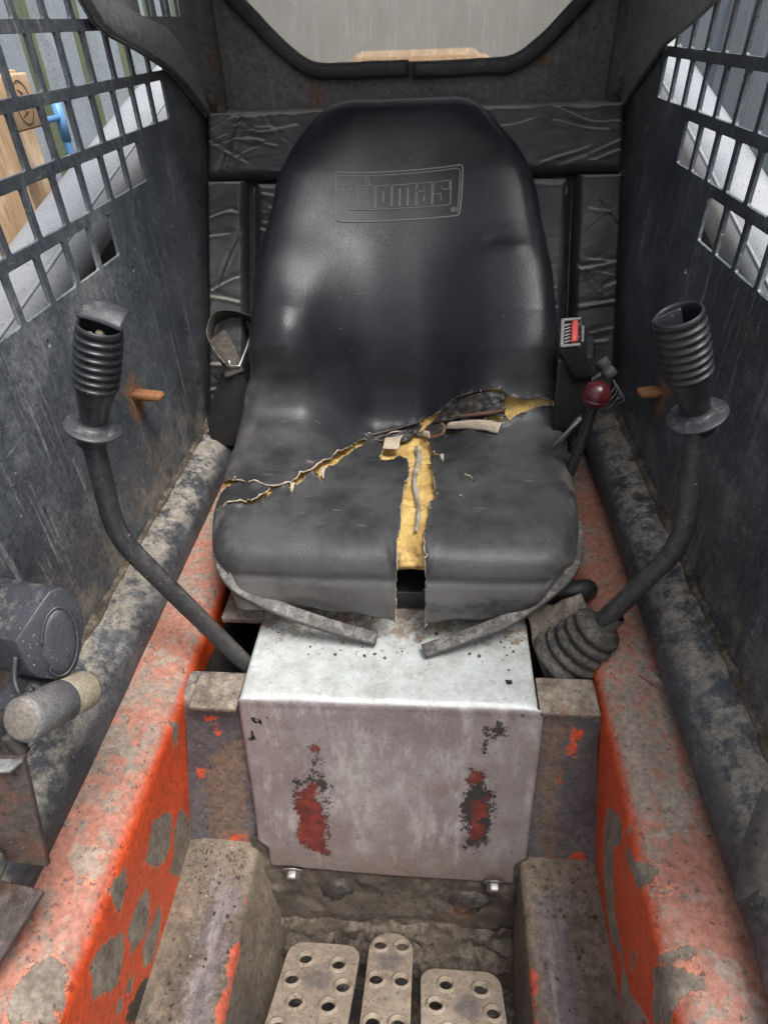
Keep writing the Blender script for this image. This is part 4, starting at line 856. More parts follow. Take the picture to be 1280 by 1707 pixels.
# footrests
def footrest(s):
    zt = -1.030; r = .014
    xin_t = .205 if s < 0 else .203; xin_b = .163 if s < 0 else .200
    sec = [(.330, zt)] + [(xin_t+r, zt)] + arc_pts((xin_t+r, zt-r), r, 90, 172, 6) + [(xin_b, -1.24)]
    sec = subdiv(sec, .006); n_ = 90; m_ = len(sec); V = []
    for i in range(n_):
        y = .06+.415*i/(n_-1)
        for x, z in sec:
            e = max(0, (y-.40)/.07); k = .0022*fbm((x*s, y, z), 12, 4)
            V.append((s*x, y, z+k+.008*e*e*(.6+fbm((x, y, 4), 25, 3))))
    V = np.array(V)
    wear = -np.maximum(np.abs(np.abs(V[:, 0])-.242)-.022, np.abs(V[:, 1]-.22)-.19)
    red = -np.maximum(np.abs(np.abs(V[:, 0])-(xin_t+.001))-.0022, V[:, 1]-.395) - .009*(.35+np.sin(V[:, 1]*40)+.7*np.sin(V[:, 1]*97))
    red = np.where(V[:, 2] < zt-.02, -.05, red)
    F = quad_grid(n_, m_)
    if s > 0: F = [tuple(reversed(f)) for f in F]
    mesh('footrest', V, F, M_FOOT, frame, smooth=True, attrs=dict(wear=wear, red=red))
footrest(-1); footrest(1)
# muddy back wall and floor of the pedal well
def mudgrid(name, x0, x1, prof, nx, amp, sc, seed, mat=M_MUD):
    V = []; prof = subdiv(prof, .004)
    for i in range(nx):
        x = x0+(x1-x0)*i/(nx-1)
        for y, z in prof:
            k = fbm((x, y+z, seed), sc, 4); k2 = max(0, fbm((x*1.3, z+y, seed+5), sc*.6, 3)); V.append((x, y-amp*(k*.5+k2), z+amp*.4*k))
    return mesh(name, V, [tuple(reversed(f)) for f in quad_grid(nx, len(prof))], mat, frame, smooth=True)
mudgrid('well_wall', -.215, .215, [(.398, -1.24), (.402, -1.21), (.415, -1.15), (.452, -1.05), (.46, -1.0)][::1], 110, .006, 26, 1)
mudgrid('well_floor', -.215, .215, [(.05, -1.235), (.40, -1.225)], 90, .006, 20, 4, M_DARKMECH)
mudgrid('mud_pile', -.19, .20, [(.345, -1.235), (.365, -1.205), (.385, -1.192), (.402, -1.178), (.415, -1.165)], 130, .016, 34, 9)
for p in ((-.085, .432, -1.105), (.128, .428, -1.118)):   # greasy blots left by old rubber stops
    V = []; 
    for i in range(12):
        for j in range(20):
            a = 2*pi*j/20; r = i/11*.030*(1+.5*fbm((cos(a), sin(a), p[0]*9), 2, 3)); V.append((p[0]+r*cos(a), p[1]-.010*(1-(i/11)**2)+.25*r*sin(a)-.002*fbm((cos(a)*i, sin(a)*i, 3), .6), p[2]+r*sin(a)))
    mesh('grease_blot', V, [tuple(reversed(f)) for f in quad_grid(12, 20, True)], M_DARKMECH, frame, smooth=True)

# ------------------------------------------------------------------ bare steel cover plate
cover_t = tag(empty('cover_plate', (0, .55, -.74)), 'bent bare steel cover plate with worn red patches bolted below the seat', 'metal plate')
def coverplate():
    zt = -.738; yb = .526; k = (.526-.44)/(1.06-.738); r = .010
    fr = [(yb-k*(zt-z), z) for z in np.linspace(zt-.015, -1.062, 92)]
    top = [(y, zt) for y in np.linspace(.74, yb+.012, 46)]
    # soft bend, very slightly proud lip
    mid_ = [(yb+.008, zt-.0001), (yb+.004, zt-.0009), (yb+.0008, zt-.0024), (yb-.0016, zt-.0046), (yb-.003, zt-.0075), (yb-.0036, zt-.0105)]
    prof = top+mid_+fr; nx = 90; V = []; n_ = len(prof)
    for i in range(nx):
        u = i/(nx-1)
        for j, (y, z) in enumerate(prof):
            xl, xr = (-.204, .2045) if y > yb-.002 and z > zt-.003 else (-.2065, .2125)
            if z < -.78: xl, xr = -.2065+.004*smooth01((-.78-z)/.2), .2125-.002*smooth01((-.78-z)/.2)
            if z < -1.006:
                q = smooth01((-1.006-z)/.02); xl, xr = -.2025+(.0155)*q, .2105-.0165*q
            x = xl+(xr-xl)*u
            V.append((x, y-.0022*fbm((x, z, 2), 6, 3)-.002*sin(u*pi)*smooth01((-.78-z)/.1), z+(.0018*fbm((x, y, 5), 9, 3) if z > zt-.002 else 0)-.010*(u-.5)*smooth01((-.95-z)/.08)))
    V = np.array(V); q = V[:, [0, 2]]; front = V[:, 2] < zt-.006; q2 = V[:, :2]
    pit = np.where(front, sdf_many(q, COVER_PIT), sdf_many(q2, COVER_PIT_TOP))
    cl = lambda a: np.clip(a, -.05, .05)
    o = mesh('plate', V, quad_grid(nx, n_), M_COVER, cover_t, smooth=True, attrs=dict(red=cl(np.where(front, sdf_many(q, COVER_RED), -1)), black=cl(np.where(front, sdf_many(q, COVER_BLACK), -1)), pit=cl(pit)))
    m = o.modifiers.new('t', 'SOLIDIFY'); m.thickness = .003; m.offset = -1
    return o
coverplate()
for p in ((-.150, .4340, -1.060), (.164, .4345, -1.0605)): bolt('bolt', p, (0, -.97, -.2), .0115, M_STEEL, cover_t, h=.012)

# lifted paint flakes on the channel tops
def flake(pts, lift):
    c = sum((Vector(p) for p in pts), Vector())/len(pts); V = []; n_ = len(pts)
    for k in range(4):
        for p in pts: q = c.lerp(Vector(p), k/3); V.append(q+Vector((0, 0, lift*(k/3)**2*(.4+.6*abs(sin(q.y*90))))))
    o = mesh('paint_flake', V, quad_grid(4, n_, True), M_RED, frame, attrs=dict(chip=np.full(len(V), -.05), black=np.full(len(V), -.05))); m = o.modifiers.new('t', 'SOLIDIFY'); m.thickness = .0012
from_px = [([(.345, .575, -.724), (.360, .585, -.724), (.378, .560, -.724), (.381, .548, -.724), (.366, .556, -.724)], .006),
           ([(.374, .438, -.724), (.388, .432, -.724), (.390, .402, -.724), (.379, .405, -.724)], .006),
           ([(-.330, .69, -.734), (-.312, .70, -.734), (-.306, .672, -.734), (-.322, .662, -.734)], .006)]
for p_, l_ in from_px: flake(p_, l_)
# ------------------------------------------------------------------ steering levers
M_GUARD = worn('scuffed_guard_plastic', (.035, .037, .042), (.05, .053, .06), .36, dust=.2, up=.3, speck=.6, rust=0, bump=.15, sc=2)
def grip(par, base, top, R, closed):
    base, top = Vector(base), Vector(top); ax = (top-base); H = ax.length; ax.normalize()
    k = R
    latheobj('hand_guard', [(k*.60, .011), (k*.66, .006), (k*.78, .0036), (k*1.0, .0028), (k*1.30, .0016), (k*1.345, .0004), (k*1.33, -.0016), (k*1.0, -.0018), (k*.5, -.003)], base, ax, M_GUARD, par, 56, caps=False)
    prof = [(k*.55, -.006), (k*.60, .0), (k*.62, H*.06), (k*.66, H*.14), (k*.78, H*.28), (k*.92, H*.40)]
    for i in range(7):
        h0 = H*(.42+.072*i); rr = k*(.97+.035*sin(pi*i/7)); prof += [(rr-.0012, h0), (rr+.0012, h0+H*.008), (rr+.0014, h0+H*.026), (rr+.0008, h0+H*.036), (rr-.0018, h0+H*.042), (rr-.0018, h0+H*.066)]
    prof += [(k*.99, H*.925), (k*.985, H*.955), (k*.95, H*.975), (k*.90, H*.978), (k*.83, H*.965), (k*.80, H*.92), (k*.76, H*.72), (k*.70, H*.6), (.001, H*.59)]
    latheobj('hand_grip', prof, base, ax, M_GRIP, par, 64, caps=False)
    return ax, H
def fillet(a, v, b, r, n=14):
    a, v, b = Vector(a), Vector(v), Vector(b); u = (a-v).normalized(); w = (b-v).normalized(); p, q = v+u*r, v+w*r
    out = [a.lerp(p, k/14) for k in range(14)]+[p*(1-t)**2+v*2*t*(1-t)+q*t*t for t in [k/n for k in range(n+1)]]
    return out+[q.lerp(b, k/8) for k in range(1, 9)]
def lever(side, path, r, gb, gt, R, label):
    t = tag(empty('steering_lever', path[0]), label, 'lever', 'steering levers')
    tubeobj('shaft', fillet(*path, .04), r, M_TUBE_LEVER, t, 28)
    ax, H = grip(t, gb, gt, R, side < 0)
    latheobj('collar', [(r*1.05, -.012), (r*1.32, -.010), (r*1.36, .010), (r*1.15, .014)], Vector(gb)-ax*.012, ax, M_GRIP, t, 30)
    return t, ax, H
M_TUBE_LEVER = worn('lever_black_paint', (.026, .027, .030), (.045, .045, .048), .42, dust=.24, up=.75, streak=.3, speck=.7, rust=.06, bump=.3, dustcol=(.34, .30, .25))
LB, LT = Vector((-0.3311, 0.6099, -0.3582)), Vector((-0.2876, 0.615, -0.2374))
tl, axl, HL = lever(-1, [(-0.2055, 0.597, -0.7776), (-0.3389, 0.589, -0.502), (-0.335, 0.6072, -0.3694)], .0128, LB, LT, .0236, 'black bent steering lever with ribbed grip and broken flap on top, left of the seat')
# broken lid and grubby insides of that grip
topc = LB+axl*(HL*.97)
V = []; u = Vector((1, 0, 0)); u = (u-axl*u.dot(axl)).normalized(); w = axl.cross(u)
for i in range(12):
    for j in range(8):
        a, b = i/11-.5, j/7; p = topc+u*(a*.046*(1-.12*b))+w*(-.002+.030*b)+axl*(.004+.020*b*(1-b)*.9-.002*(2*a)**2+.010*b); V.append(p)
o = mesh('broken_flap', V, quad_grid(12, 8), M_PLAST, tl, smooth=True); m = o.modifiers.new('t', 'SOLIDIFY'); m.thickness = .0025
for k, (a, b) in enumerate(((-.006, -.009), (.008, -.006), (.0, .002))):
    o = latheobj('switch_stub', [(.0035, -.03), (.0042, -.012), (.0045, -.008), (.003, -.006), (.0005, -.0055)], topc+u*a*1.0+w*b, axl, M_BEIGE, tl, 14)
RB, RT = Vector((0.3543, 0.6611, -0.3648)), Vector((0.3016, 0.6541, -0.2416))
tr, axr, HR = lever(1, [(0.2687, 0.6416, -0.7608), (0.3711, 0.6289, -0.5277), (0.3572, 0.6602, -0.3744)], .0128, RB, RT, .0250, 'black bent steering lever with hollow open-topped ribbed grip and rubber boot, right of the seat')
topr = RB+axr*(HR*.8)
boxobj('switch_plate', (-.004, -.018, -.02), (-.002, .012, .018), M_PLAST, tr, .0005, M=Matrix.Translation(topr+Vector((-.010, 0, .005)))@axr.to_track_quat('Z', 'Y').to_matrix().to_4x4())
# bellows boot on the right lever
bb, bt = Vector((.262, .634, -.760)), Vector((.316, .641, -.672)); ba = (bt-bb).normalized()
prof = [(.054, -.006), (.052, .006)]
for i in range(4):
    h = .008+.0175*i; R_ = .047-.0035*i; prof += [(R_-.009, h), (R_-.001, h+.003), (R_+.001, h+.008), (R_-.002, h+.0125), (R_-.010, h+.0155)]
prof += [(.026, .079), (.020, .081), (.0172, .084), (.0168, .104), (.0145, .106)]
Vb, Fb = lathe(prof, bb, ba, 48); Vb = [v+Vector((1, 0, .6))*.0016*fbm(v, 26, 3) for v in Vb]
mesh('rubber_boot', Vb, Fb, M_BOOT if 'M_BOOT' in globals() else M_RUBBER_DUSTY, tr, smooth=True)
flq = [(.205, .676, -.716), (.285, .700, -.690), (.325, .640, -.762), (.300, .600, -.785), (.240, .588, -.783), (.222, .618, -.762)]
cen = sum((Vector(p) for p in flq), Vector())/6; nrm = ba
ring = []
for i in range(6):
    a, b = Vector(flq[i]), Vector(flq[(i+1) % 6])
    for k in range(6): p = a.lerp(b, k/6); ring.append(p)
V = []
for k in range(8):
    f_ = k/7
    for p in ring: q = cen.lerp(p, .15+.85*f_); V.append(q+nrm*(.004*fbm(q, 22, 3)-.001)+(p-cen)*.06*fbm(q, 40, 2)*f_)
o = mesh('boot_flange', V, quad_grid(8, len(ring), True), M_MUD_PALE if 'M_MUD_PALE' in globals() else M_BROWN, tr, smooth=True); m = o.modifiers.new('t', 'SOLIDIFY'); m.thickness = .004

# black hose loop behind the boot
hose = tag(tubeobj('rubber_hose', spl([(.215, .76, -.755), (.245, .735, -.722), (.283, .722, -.706), (.303, .735, -.716), (.305, .77, -.75), (.30, .80, -.79)], 40), .016, M_RUBBER, None, 20), 'short black rubber hose looping out behind the right lever boot', 'hose')

# ------------------------------------------------------------------ pedals
def pedal(x0, x1, yh, zh, tip, label, holes, wear, narrow=False):
    t = tag(empty('foot_pedal', ((x0+x1)/2, yh, zh)), label, 'pedal', 'foot pedals')
    d = Vector((0, -.11, .065)).normalized(); nrm = Vector((0, .065, .11)).normalized(); L = .21; w = x1-x0
    def tf(a, b, c): return Vector((x0+a, yh, zh))+d*b+nrm*c+Vector((tip*b, 0, 0))
    r = w*.48 if narrow else .022
    out = []
    for cx_, cy_, a0 in ((w-r, r, 270), (w-.004, L-.004, 0), (.004, L-.004, 90), (r, r, 180)):
        rr = r if cy_ == r else .004
        for k in range(9): a = radians(a0+90*k/8); out.append((cx_+rr*cos(a), cy_+rr*sin(a)))
    hs_ = [[(hx*w+.0103*cos(2*pi*k/20), hy+.0103*sin(2*pi*k/20)) for k in range(20)] for hx, hy in holes]
    o = sheet('pad', out, hs_, .0045, tf, M_PEDAL, t, bev=.0012)
    # refine for the wear mask
    bm = bmesh.new(); bm.from_mesh(o.data); bmesh.ops.triangulate(bm, faces=bm.faces)
    for _ in range(3):
        es = [e for e in bm.edges if e.calc_length() > .012]; bmesh.ops.subdivide_edges(bm, edges=es, cuts=1); bmesh.ops.triangulate(bm, faces=[f for f in bm.faces if len(f.verts) > 3])
    bm.to_mesh(o.data); bm.free()
    co = np.array([v.co[:] for v in o.data.vertices])
    def setwear(ob):
        co = np.array([v.co[:] for v in ob.data.vertices]); wv = np.full(len(co), -.05)
        for (wx, wy, wr) in wear:
            c = np.array(tf(wx*w, wy, .002)); wv = np.maximum(wv, wr-np.linalg.norm(co-c, axis=1))
        at = ob.data.attributes.new('wear', 'FLOAT', 'POINT'); at.data.foreach_set('value', wv.astype(np.float32))
    setwear(o)
    for hx, hy in holes:
        V, F = lathe([(.0150, -.0004), (.0140, .0008), (.0125, .0024), (.0115, .0030), (.0105, .0027), (.0100, .001), (.0100, -.004)], tf(hx*w, hy, .0022), nrm, 24)
        ob = mesh('hole_rim', V, F, M_PEDAL, t, smooth=True); setwear(ob)
    boxobj('arm', (x0+w*.35, yh-.16, zh-.06), (x0+w*.65, yh-.04, zh-.02), M_DARKMECH, t)
    return t
H6 = [(.27, .030), (.74, .036), (.16, .066), (.86, .073), (.29, .102), (.72, .104), (.15, .140), (.85, .142)]
pedal(-.143, -.037, .352, -1.108, -.03, 'broad dusty perforated foot pedal on the left, beside the narrow one', H6, [(.5, .062, .020)])
pedal(-.022, .041, .372, -1.108, 0, 'narrow round-ended dusty foot pedal between two broad ones', [(.24, .024), (.76, .024), (.22, .084), (.78, .084), (.24, .15), (.76, .15)], [(.5, .052, .018)], narrow=True)
pedal(.055, .168, .330, -1.108, .02, 'broad dusty perforated foot pedal on the right, beside the narrow one', [(.31, .026), (.74, .030), (.17, .060), (.86, .066), (.32, .098), (.72, .100), (.17, .14), (.83, .14)], [(.55, .060, .020)])

# ------------------------------------------------------------------ belt buckle, retractor, parking lever
bk = tag(empty('belt_buckle', (.30, 1.02, -.52)), 'black seat belt buckle with red release button beside the backrest', 'buckle')
A = Vector((.257, .985, -.424)); Bx = Vector((.288, 1.000, -.421))-A; Cx = Vector((.266, 1.050, -.400))-A   # mouth: width and height edges
ex = Vector((.037, .017, -.004)); ez = Vector((.008, .062, .022)); ed = Vector((.050, -.012, -.062))  # depth direction
ed2 = Vector((.02, -.03, -.11))
def pbox(name, o, a, b, c, mat, bevel=.0015):
    bm = bmesh.new(); P_ = [o, o+a, o+a+b, o+b]; vs = [bm.verts.new(p) for p in P_]+[bm.verts.new(p+c) for p in P_]
    for f in ((0, 3, 2, 1), (4, 5, 6, 7), (0, 1, 5, 4), (1, 2, 6, 5), (2, 3, 7, 6), (3, 0, 4, 7)): bm.faces.new([vs[i] for i in f])
    bmesh.ops.recalc_face_normals(bm, faces=bm.faces); return bmobj(name, bm, mat, bk, bevel=bevel)
nb = ex.cross(ez).normalized(); nb = nb if nb.z > 0 or nb.y < 0 else -nb
if nb.dot(Vector((0, 0, 0))-A) < 0: nb = -nb
pbox('housing', A-nb*.004, ex*1.08, ez*1.05, Vector((.034, .006, -.055)), M_BELTPL, .003)
pbox('housing', A-nb*.004+Vector((.002, .002, -.02)), ex*1.75, ez*.95, Vector((.008, -.008, -.15)), M_BELTPL, .004)
for o_, a_, b_ in ((A, ex*.16, ez*1.02), (A, ex*.95, ez*.085), (A+ez*.94, ex*.95, ez*.085)): pbox('rim', o_-nb*.002, a_, b_, nb*.005, M_BUCKRIM if 'M_BUCKRIM' in globals() else M_GREYPL, .0012)
pbox('release_button', A+ex*.50+ez*.13-nb*.003, ex*.30, ez*.76, nb*.009, M_REDPL, .003)
for k in range(6): pbox('spring_coil', A+ex*.20+ez*(.15+.12*k)-nb*.001, ex*.26+ez*.05, ez*.035, nb*.003, M_WHITEMETAL, .0005)
pbox('side_tab', A+ex*.98+ez*.15, ex*.10, ez*.6, nb*.003+ed*.03, M_GREYPL, .001)
wire = tag(empty('cable_connector', (.36, 1.05, -.50)), 'grey cable connector with frayed wires on the floor behind the buckle', 'connector')
latheobj('plug', [(.011, 0), (.0125, .003), (.0125, .012), (.0105, .014), (.0105, .02), (.0125, .022), (.0125, .034), (.009, .037)], (.345, 1.06, -.478), (.5, -.35, -.62), M_RUBBER_DUSTY, wire, 18)
for k in range(5): tubeobj('wire', spl([(.366, 1.044, -.503), (.370+.004*k, 1.03-.003*k, -.515-.004*k), (.366+.006*(k-2), 1.02, -.535-.006*(k % 3)), (.36+.008*(k-2), 1.025, -.56)], 14), .0012, M_GREYPL, wire, 6)
lk = tag(empty('floor_linkage', (.27, .93, -.60)), 'dark steel linkage rods behind the maroon knob', 'linkage')
tubeobj('rod', [(.262, .945, -.60), (.315, 1.01, -.56)], .0045, M_DARKMECH, lk, 10); tubeobj('rod', [(.258, .93, -.575), (.303, .955, -.535)], .0028, M_GREYPL, lk, 8); boxobj('plate', (.255, .92, -.625), (.295, .95, -.60), M_DARKMECH, lk)

rt = tag(empty('belt_retractor', (-.35, 1.16, -.70)), 'black seat belt retractor with folded brown webbing left of the backrest', 'seat belt')
bm = bmesh.new(); prof = [(-.333, -.60), (-.333, -.545), (-.318, -.505), (-.300, -.470), (-.262, -.470), (-.250, -.50), (-.250, -.60)]
f0 = [bm.verts.new((x, .955+(.03 if z > -.51 else 0), z)) for x, z in prof]; f1 = [bm.verts.new((x, 1.06, z)) for x, z in prof]
bm.faces.new(f0); bm.faces.new(list(reversed(f1)))
for k in range(7): bm.faces.new([f0[k], f1[k], f1[(k+1) % 7], f0[(k+1) % 7]])
bmesh.ops.recalc_face_normals(bm, faces=bm.faces); bmobj('housing', bm, M_BELTPL, rt, bevel=.006, seg=3)
pts = [(-.285, .985, -.462), (-.310, 1.010, -.445), (-.329, 1.045, -.428), (-.326, 1.085, -.412), (-.300, 1.105, -.412), (-.262, 1.105, -.424), (-.235, 1.10, -.44)]
V, F = sweep(spl(pts, 40), rrect(.040, .0022, .0008, 2), up=(.1, -.62, .55)); mesh('webbing', V, F, M_WEB, rt, smooth=True)
pts = [(-.275, .980, -.470), (-.283, .995, -.452), (-.300, 1.02, -.432), (-.315, 1.04, -.425)]
V, F = sweep(spl(pts, 24), rrect(.034, .0022, .0008, 2), up=(.75, .1, .25)); mesh('webbing', V, F, M_WEB, rt, smooth=True)
V, F = sweep([(-.2815, .984, -.446), (-.2815, .982, -.4545), (-.266, .984, -.4565), (-.258, 1.02, -.437), (-.2545, 1.045, -.425)], circ(.0019, 8)); mesh('wire_guide', V, F, M_WHITEMETAL, rt, smooth=True)

for o in list(rt.children):
    for v in o.data.vertices: v.co = Vector((.056, 0, 0))+(v.co-Vector((.056, 0, 0)))*1.16+Vector((-.008, 0, 0))
pk = tag(empty('hand_lever', (.275, .90, -.66)), 'thin black hand lever with round maroon knob right of the seat', 'lever')
tubeobj('shaft', spl([(.272, .893, -.665), (.287, .896, -.592), (.300, .903, -.525), (.306, .905, -.478)], 24), .0085, M_GRIP, pk, 16)
kn = Vector((.306, .905, -.466)); pr = [(.0225*sin(pi*k/24), -.0225*cos(pi*k/24)) for k in range(1, 24)]; pr = pr[:9]+[(pr[9][0]+.0006, pr[9][1])]+pr[9:]
latheobj('knob', pr, kn, (.12, .06, 1), M_KNOB, pk, 40)

# ------------------------------------------------------------------ buzzer and socket on the left wall
HORN_N = Vector((.8004, -.5003, .3302))
HORN_FACE = [(-.2897, .4082, -.4138), (-.2857, .4105, -.4201), (-.2812, .4098, -.4323), (-.278, .4047, -.4476), (-.2776, .3976, -.4594), (-.2794, .3844, -.4749), (-.2827, .3716, -.4863), (-.2876, .3622, -.4889), (-.2933, .3557, -.4848), (-.3033, .3477, -.4726), (-.3081, .3473, -.4615), (-.3145, .3562, -.4326), (-.3012, .3881, -.4165), (-.2961, .3996, -.4114)]
HORN_RING = [(-.3012, .3628, -.455), (-.3016, .3666, -.4482), (-.3014, .3711, -.4418), (-.3007, .376, -.4361), (-.2995, .3809, -.4316), (-.2978, .3857, -.4284), (-.2958, .39, -.4268), (-.2936, .3935, -.4268), (-.2912, .3962, -.4285), (-.2888, .3978, -.4318), (-.2867, .3981, -.4365), (-.2848, .3972, -.4424), (-.2833, .3952, -.4491), (-.2824, .392, -.4563), (-.282, .3879, -.4633), (-.2823, .3831, -.4699), (-.2831, .3781, -.4756), (-.2845, .3729, -.4801), (-.2863, .3681, -.483), (-.2884, .3639, -.4842), (-.2908, .3605, -.4837), (-.2932, .3581, -.4814), (-.2955, .3569, -.4777), (-.2975, .357, -.4726), (-.2993, .3582, -.4666), (-.3005, .3605, -.4599)]
hn = tag(empty('warning_horn', (-.33, .38, -.50)), 'dusty black D-shaped horn housing with raised spiral disc on the left wall', 'horn')
bm = bmesh.new(); ext = Vector((-.118, .028, -.010)); f0 = [bm.verts.new(p) for p in HORN_FACE]; f1 = [bm.verts.new(Vector(p)+ext) for p in HORN_FACE]
bm.faces.new(f0); bm.faces.new(list(reversed(f1)))
for k in range(len(f0)): bm.faces.new([f0[k], f0[(k+1) % len(f0)], f1[(k+1) % len(f0)], f1[k]])
bmesh.ops.recalc_face_normals(bm, faces=bm.faces); bmobj('housing', bm, M_PLAST, hn, bevel=.0012)
cR = sum((Vector(p) for p in HORN_RING), Vector())/len(HORN_RING)
rp = [Vector(p)+HORN_N*.001 for p in HORN_RING[1:-2]]+[cR.lerp(Vector(HORN_RING[-3]), .80)+HORN_N*.001, cR.lerp(Vector(HORN_RING[-1]), .62)+HORN_N*.001, cR.lerp(Vector(HORN_RING[0]), .75)+HORN_N*.001]
V = []
for k in range(10):
    f_ = k/9
    for p in HORN_RING: V.append(cR.lerp(Vector(p), f_*.99)+HORN_N*(.0035*math.sqrt(max(0, 1-f_**6))))
mesh('spiral_disc', V, quad_grid(10, len(HORN_RING), True), M_PLAST, hn, smooth=True)
tubeobj('spiral_ridge', spl([tuple(p+HORN_N*.0004) for p in rp], 70), .0014, M_PLAST, hn, 8)
pts = spl([(-.318, .352, -.448), (-.317, .338, -.462), (-.309, .327, -.470), (-.298, .322, -.462), (-.292, .326, -.458)], 24); tubeobj('cable', pts, .0026, M_RUBBER, hn, 10)
boxobj('mount_bracket', (-.345, .325, -.495), (-.290, .365, -.490), M_PLAST, hn)
so = tag(empty('power_socket', (-.29, .33, -.50)), 'short grey and beige cylindrical socket below the horn housing', 'socket')
c0, c1 = Vector((-.291, .298, -.466)), Vector((-.279, .366, -.512)); ax = (c1-c0).normalized(); Lc = (c1-c0).length; rr = .0196
latheobj('body', [(rr*.90, 0), (rr*1.0, .002), (rr*1.03, .006), (rr*1.03, Lc*.60), (rr*.99, Lc*.61)], c0, ax, M_GREYPL, so, 40)
latheobj('sleeve', [(rr*.97, Lc*.3), (rr*.97, Lc*.96), (rr*.93, Lc)], c0, ax, M_BEIGE, so, 40)
latheobj('end_cap', [(rr*.2, -.0022), (rr*.78, -.002), (rr*.86, -.001), (rr*.88, .002)], c0, ax, M_CAPEND if 'M_CAPEND' in globals() else M_BROWN, so, 40)
latheobj('threaded_stem', [(.006, 0)]+[(.0075 if k % 2 else .006, .002*k) for k in range(1, 12)], (-.313, .300, -.490), (.4, -.3, -.9), M_DARKMECH, so, 18)
# rusty angle irons and stones at the lower corners
br = tag(empty('angle_bracket', (-.33, .27, -.66)), 'rusty steel angle bracket at the lower left by the horn', 'bracket')
V = [(-.345, .262, -.490), (-.300, .270, -.490), (-.290, .284, -.494), (-.350, .285, -.494)]
bm = bmesh.new(); q = [Vector(p) for p in ((-.350, .275, -.494), (-.2905, .2795, -.4945), (-.3075, .252, -.640), (-.345, .240, -.600))]; nn = Vector((0, 1, -.2)).normalized()
vs = [bm.verts.new(p) for p in q]+[bm.verts.new(p+nn*.006) for p in q]
for f in ((0, 1, 2, 3), (7, 6, 5, 4), (0, 4, 5, 1), (1, 5, 6, 2), (2, 6, 7, 3), (3, 7, 4, 0)): bm.faces.new([vs[i] for i in f])
bmesh.ops.recalc_face_normals(bm, faces=bm.faces); bmobj('web', bm, M_BRACKET if 'M_BRACKET' in globals() else M_BROWN, br, bevel=.001)
bm = bmesh.new(); q = [Vector(p) for p in ((-.350, .262, -.490), (-.294, .266, -.490), (-.2905, .2795, -.4945), (-.350, .280, -.495))]; nn = Vector((0, 0, -.004))
vs = [bm.verts.new(p) for p in q]+[bm.verts.new(p+nn) for p in q]
for f in ((0, 1, 2, 3), (7, 6, 5, 4), (0, 4, 5, 1), (1, 5, 6, 2), (2, 6, 7, 3), (3, 7, 4, 0)): bm.faces.new([vs[i] for i in f])
bmesh.ops.recalc_face_normals(bm, faces=bm.faces); bmobj('flange', bm, M_GUSSET, br, bevel=.001)
def stone(name, c, r, label, mat):
    bm = bmesh.new(); bmesh.ops.create_icosphere(bm, subdivisions=4, radius=1)
    for v in bm.verts: k = 1+.16*fbm(v.co+Vector(c)*30, 1.1, 3); v.co = Vector(c)+Vector((v.co.x*r[0], v.co.y*r[1], v.co.z*r[2]))*k
    return tag(bmobj(name, bm, mat, None, smooth=True), label, 'stone')
stone('stone', (-.335, .228, -.585), (.019, .016, .022), 'smooth grey stone lodged under the rusty bracket at the lower left', M_RUBBER_DUSTY)
pl = tag(empty('floor_gusset', (-.33, .19, -.74)), 'pale dusty gusset plate below the rusty bracket at the lower left', 'plate')
bm = bmesh.new(); q = [Vector(p) for p in ((-.420, .262, -.690), (-.318, .243, -.668), (-.352, .165, -.700), (-.420, .16, -.72))]; vs = [bm.verts.new(p) for p in q]+[bm.verts.new(p+Vector((0, 0, -.008))) for p in q]
for f in ((0, 1, 2, 3), (7, 6, 5, 4), (0, 4, 5, 1), (1, 5, 6, 2), (2, 6, 7, 3), (3, 7, 4, 0)): bm.faces.new([vs[i] for i in f])
bmesh.ops.recalc_face_normals(bm, faces=bm.faces); bmobj('plate', bm, M_BRACKET, pl, bevel=.002)
ra = tag(empty('corner_bracket', (.41, .33, -.72)), 'dark angle bracket on the right sill tube at the frame edge', 'bracket')
bm = bmesh.new(); q = [Vector(p) for p in [(0.3507, 0.3162, -0.5439), (0.3358, 0.2866, -0.5803), (0.3322, 0.2564, -0.635), (0.3354, 0.2509, -0.6099), (0.3439, 0.2529, -0.5756), (0.3566, 0.3004, -0.5323)]]; vs = [bm.verts.new(p) for p in q]+[bm.verts.new(p+Vector((.01, .008, .004))) for p in q]
bm.faces.new(vs[:6]); bm.faces.new(list(reversed(vs[6:])))
for k in range(6): bm.faces.new([vs[k], vs[6+k], vs[6+(k+1) % 6], vs[(k+1) % 6]])
bmesh.ops.recalc_face_normals(bm, faces=bm.faces); bmobj('plate', bm, M_PLATE_DARK, ra, bevel=.0015)
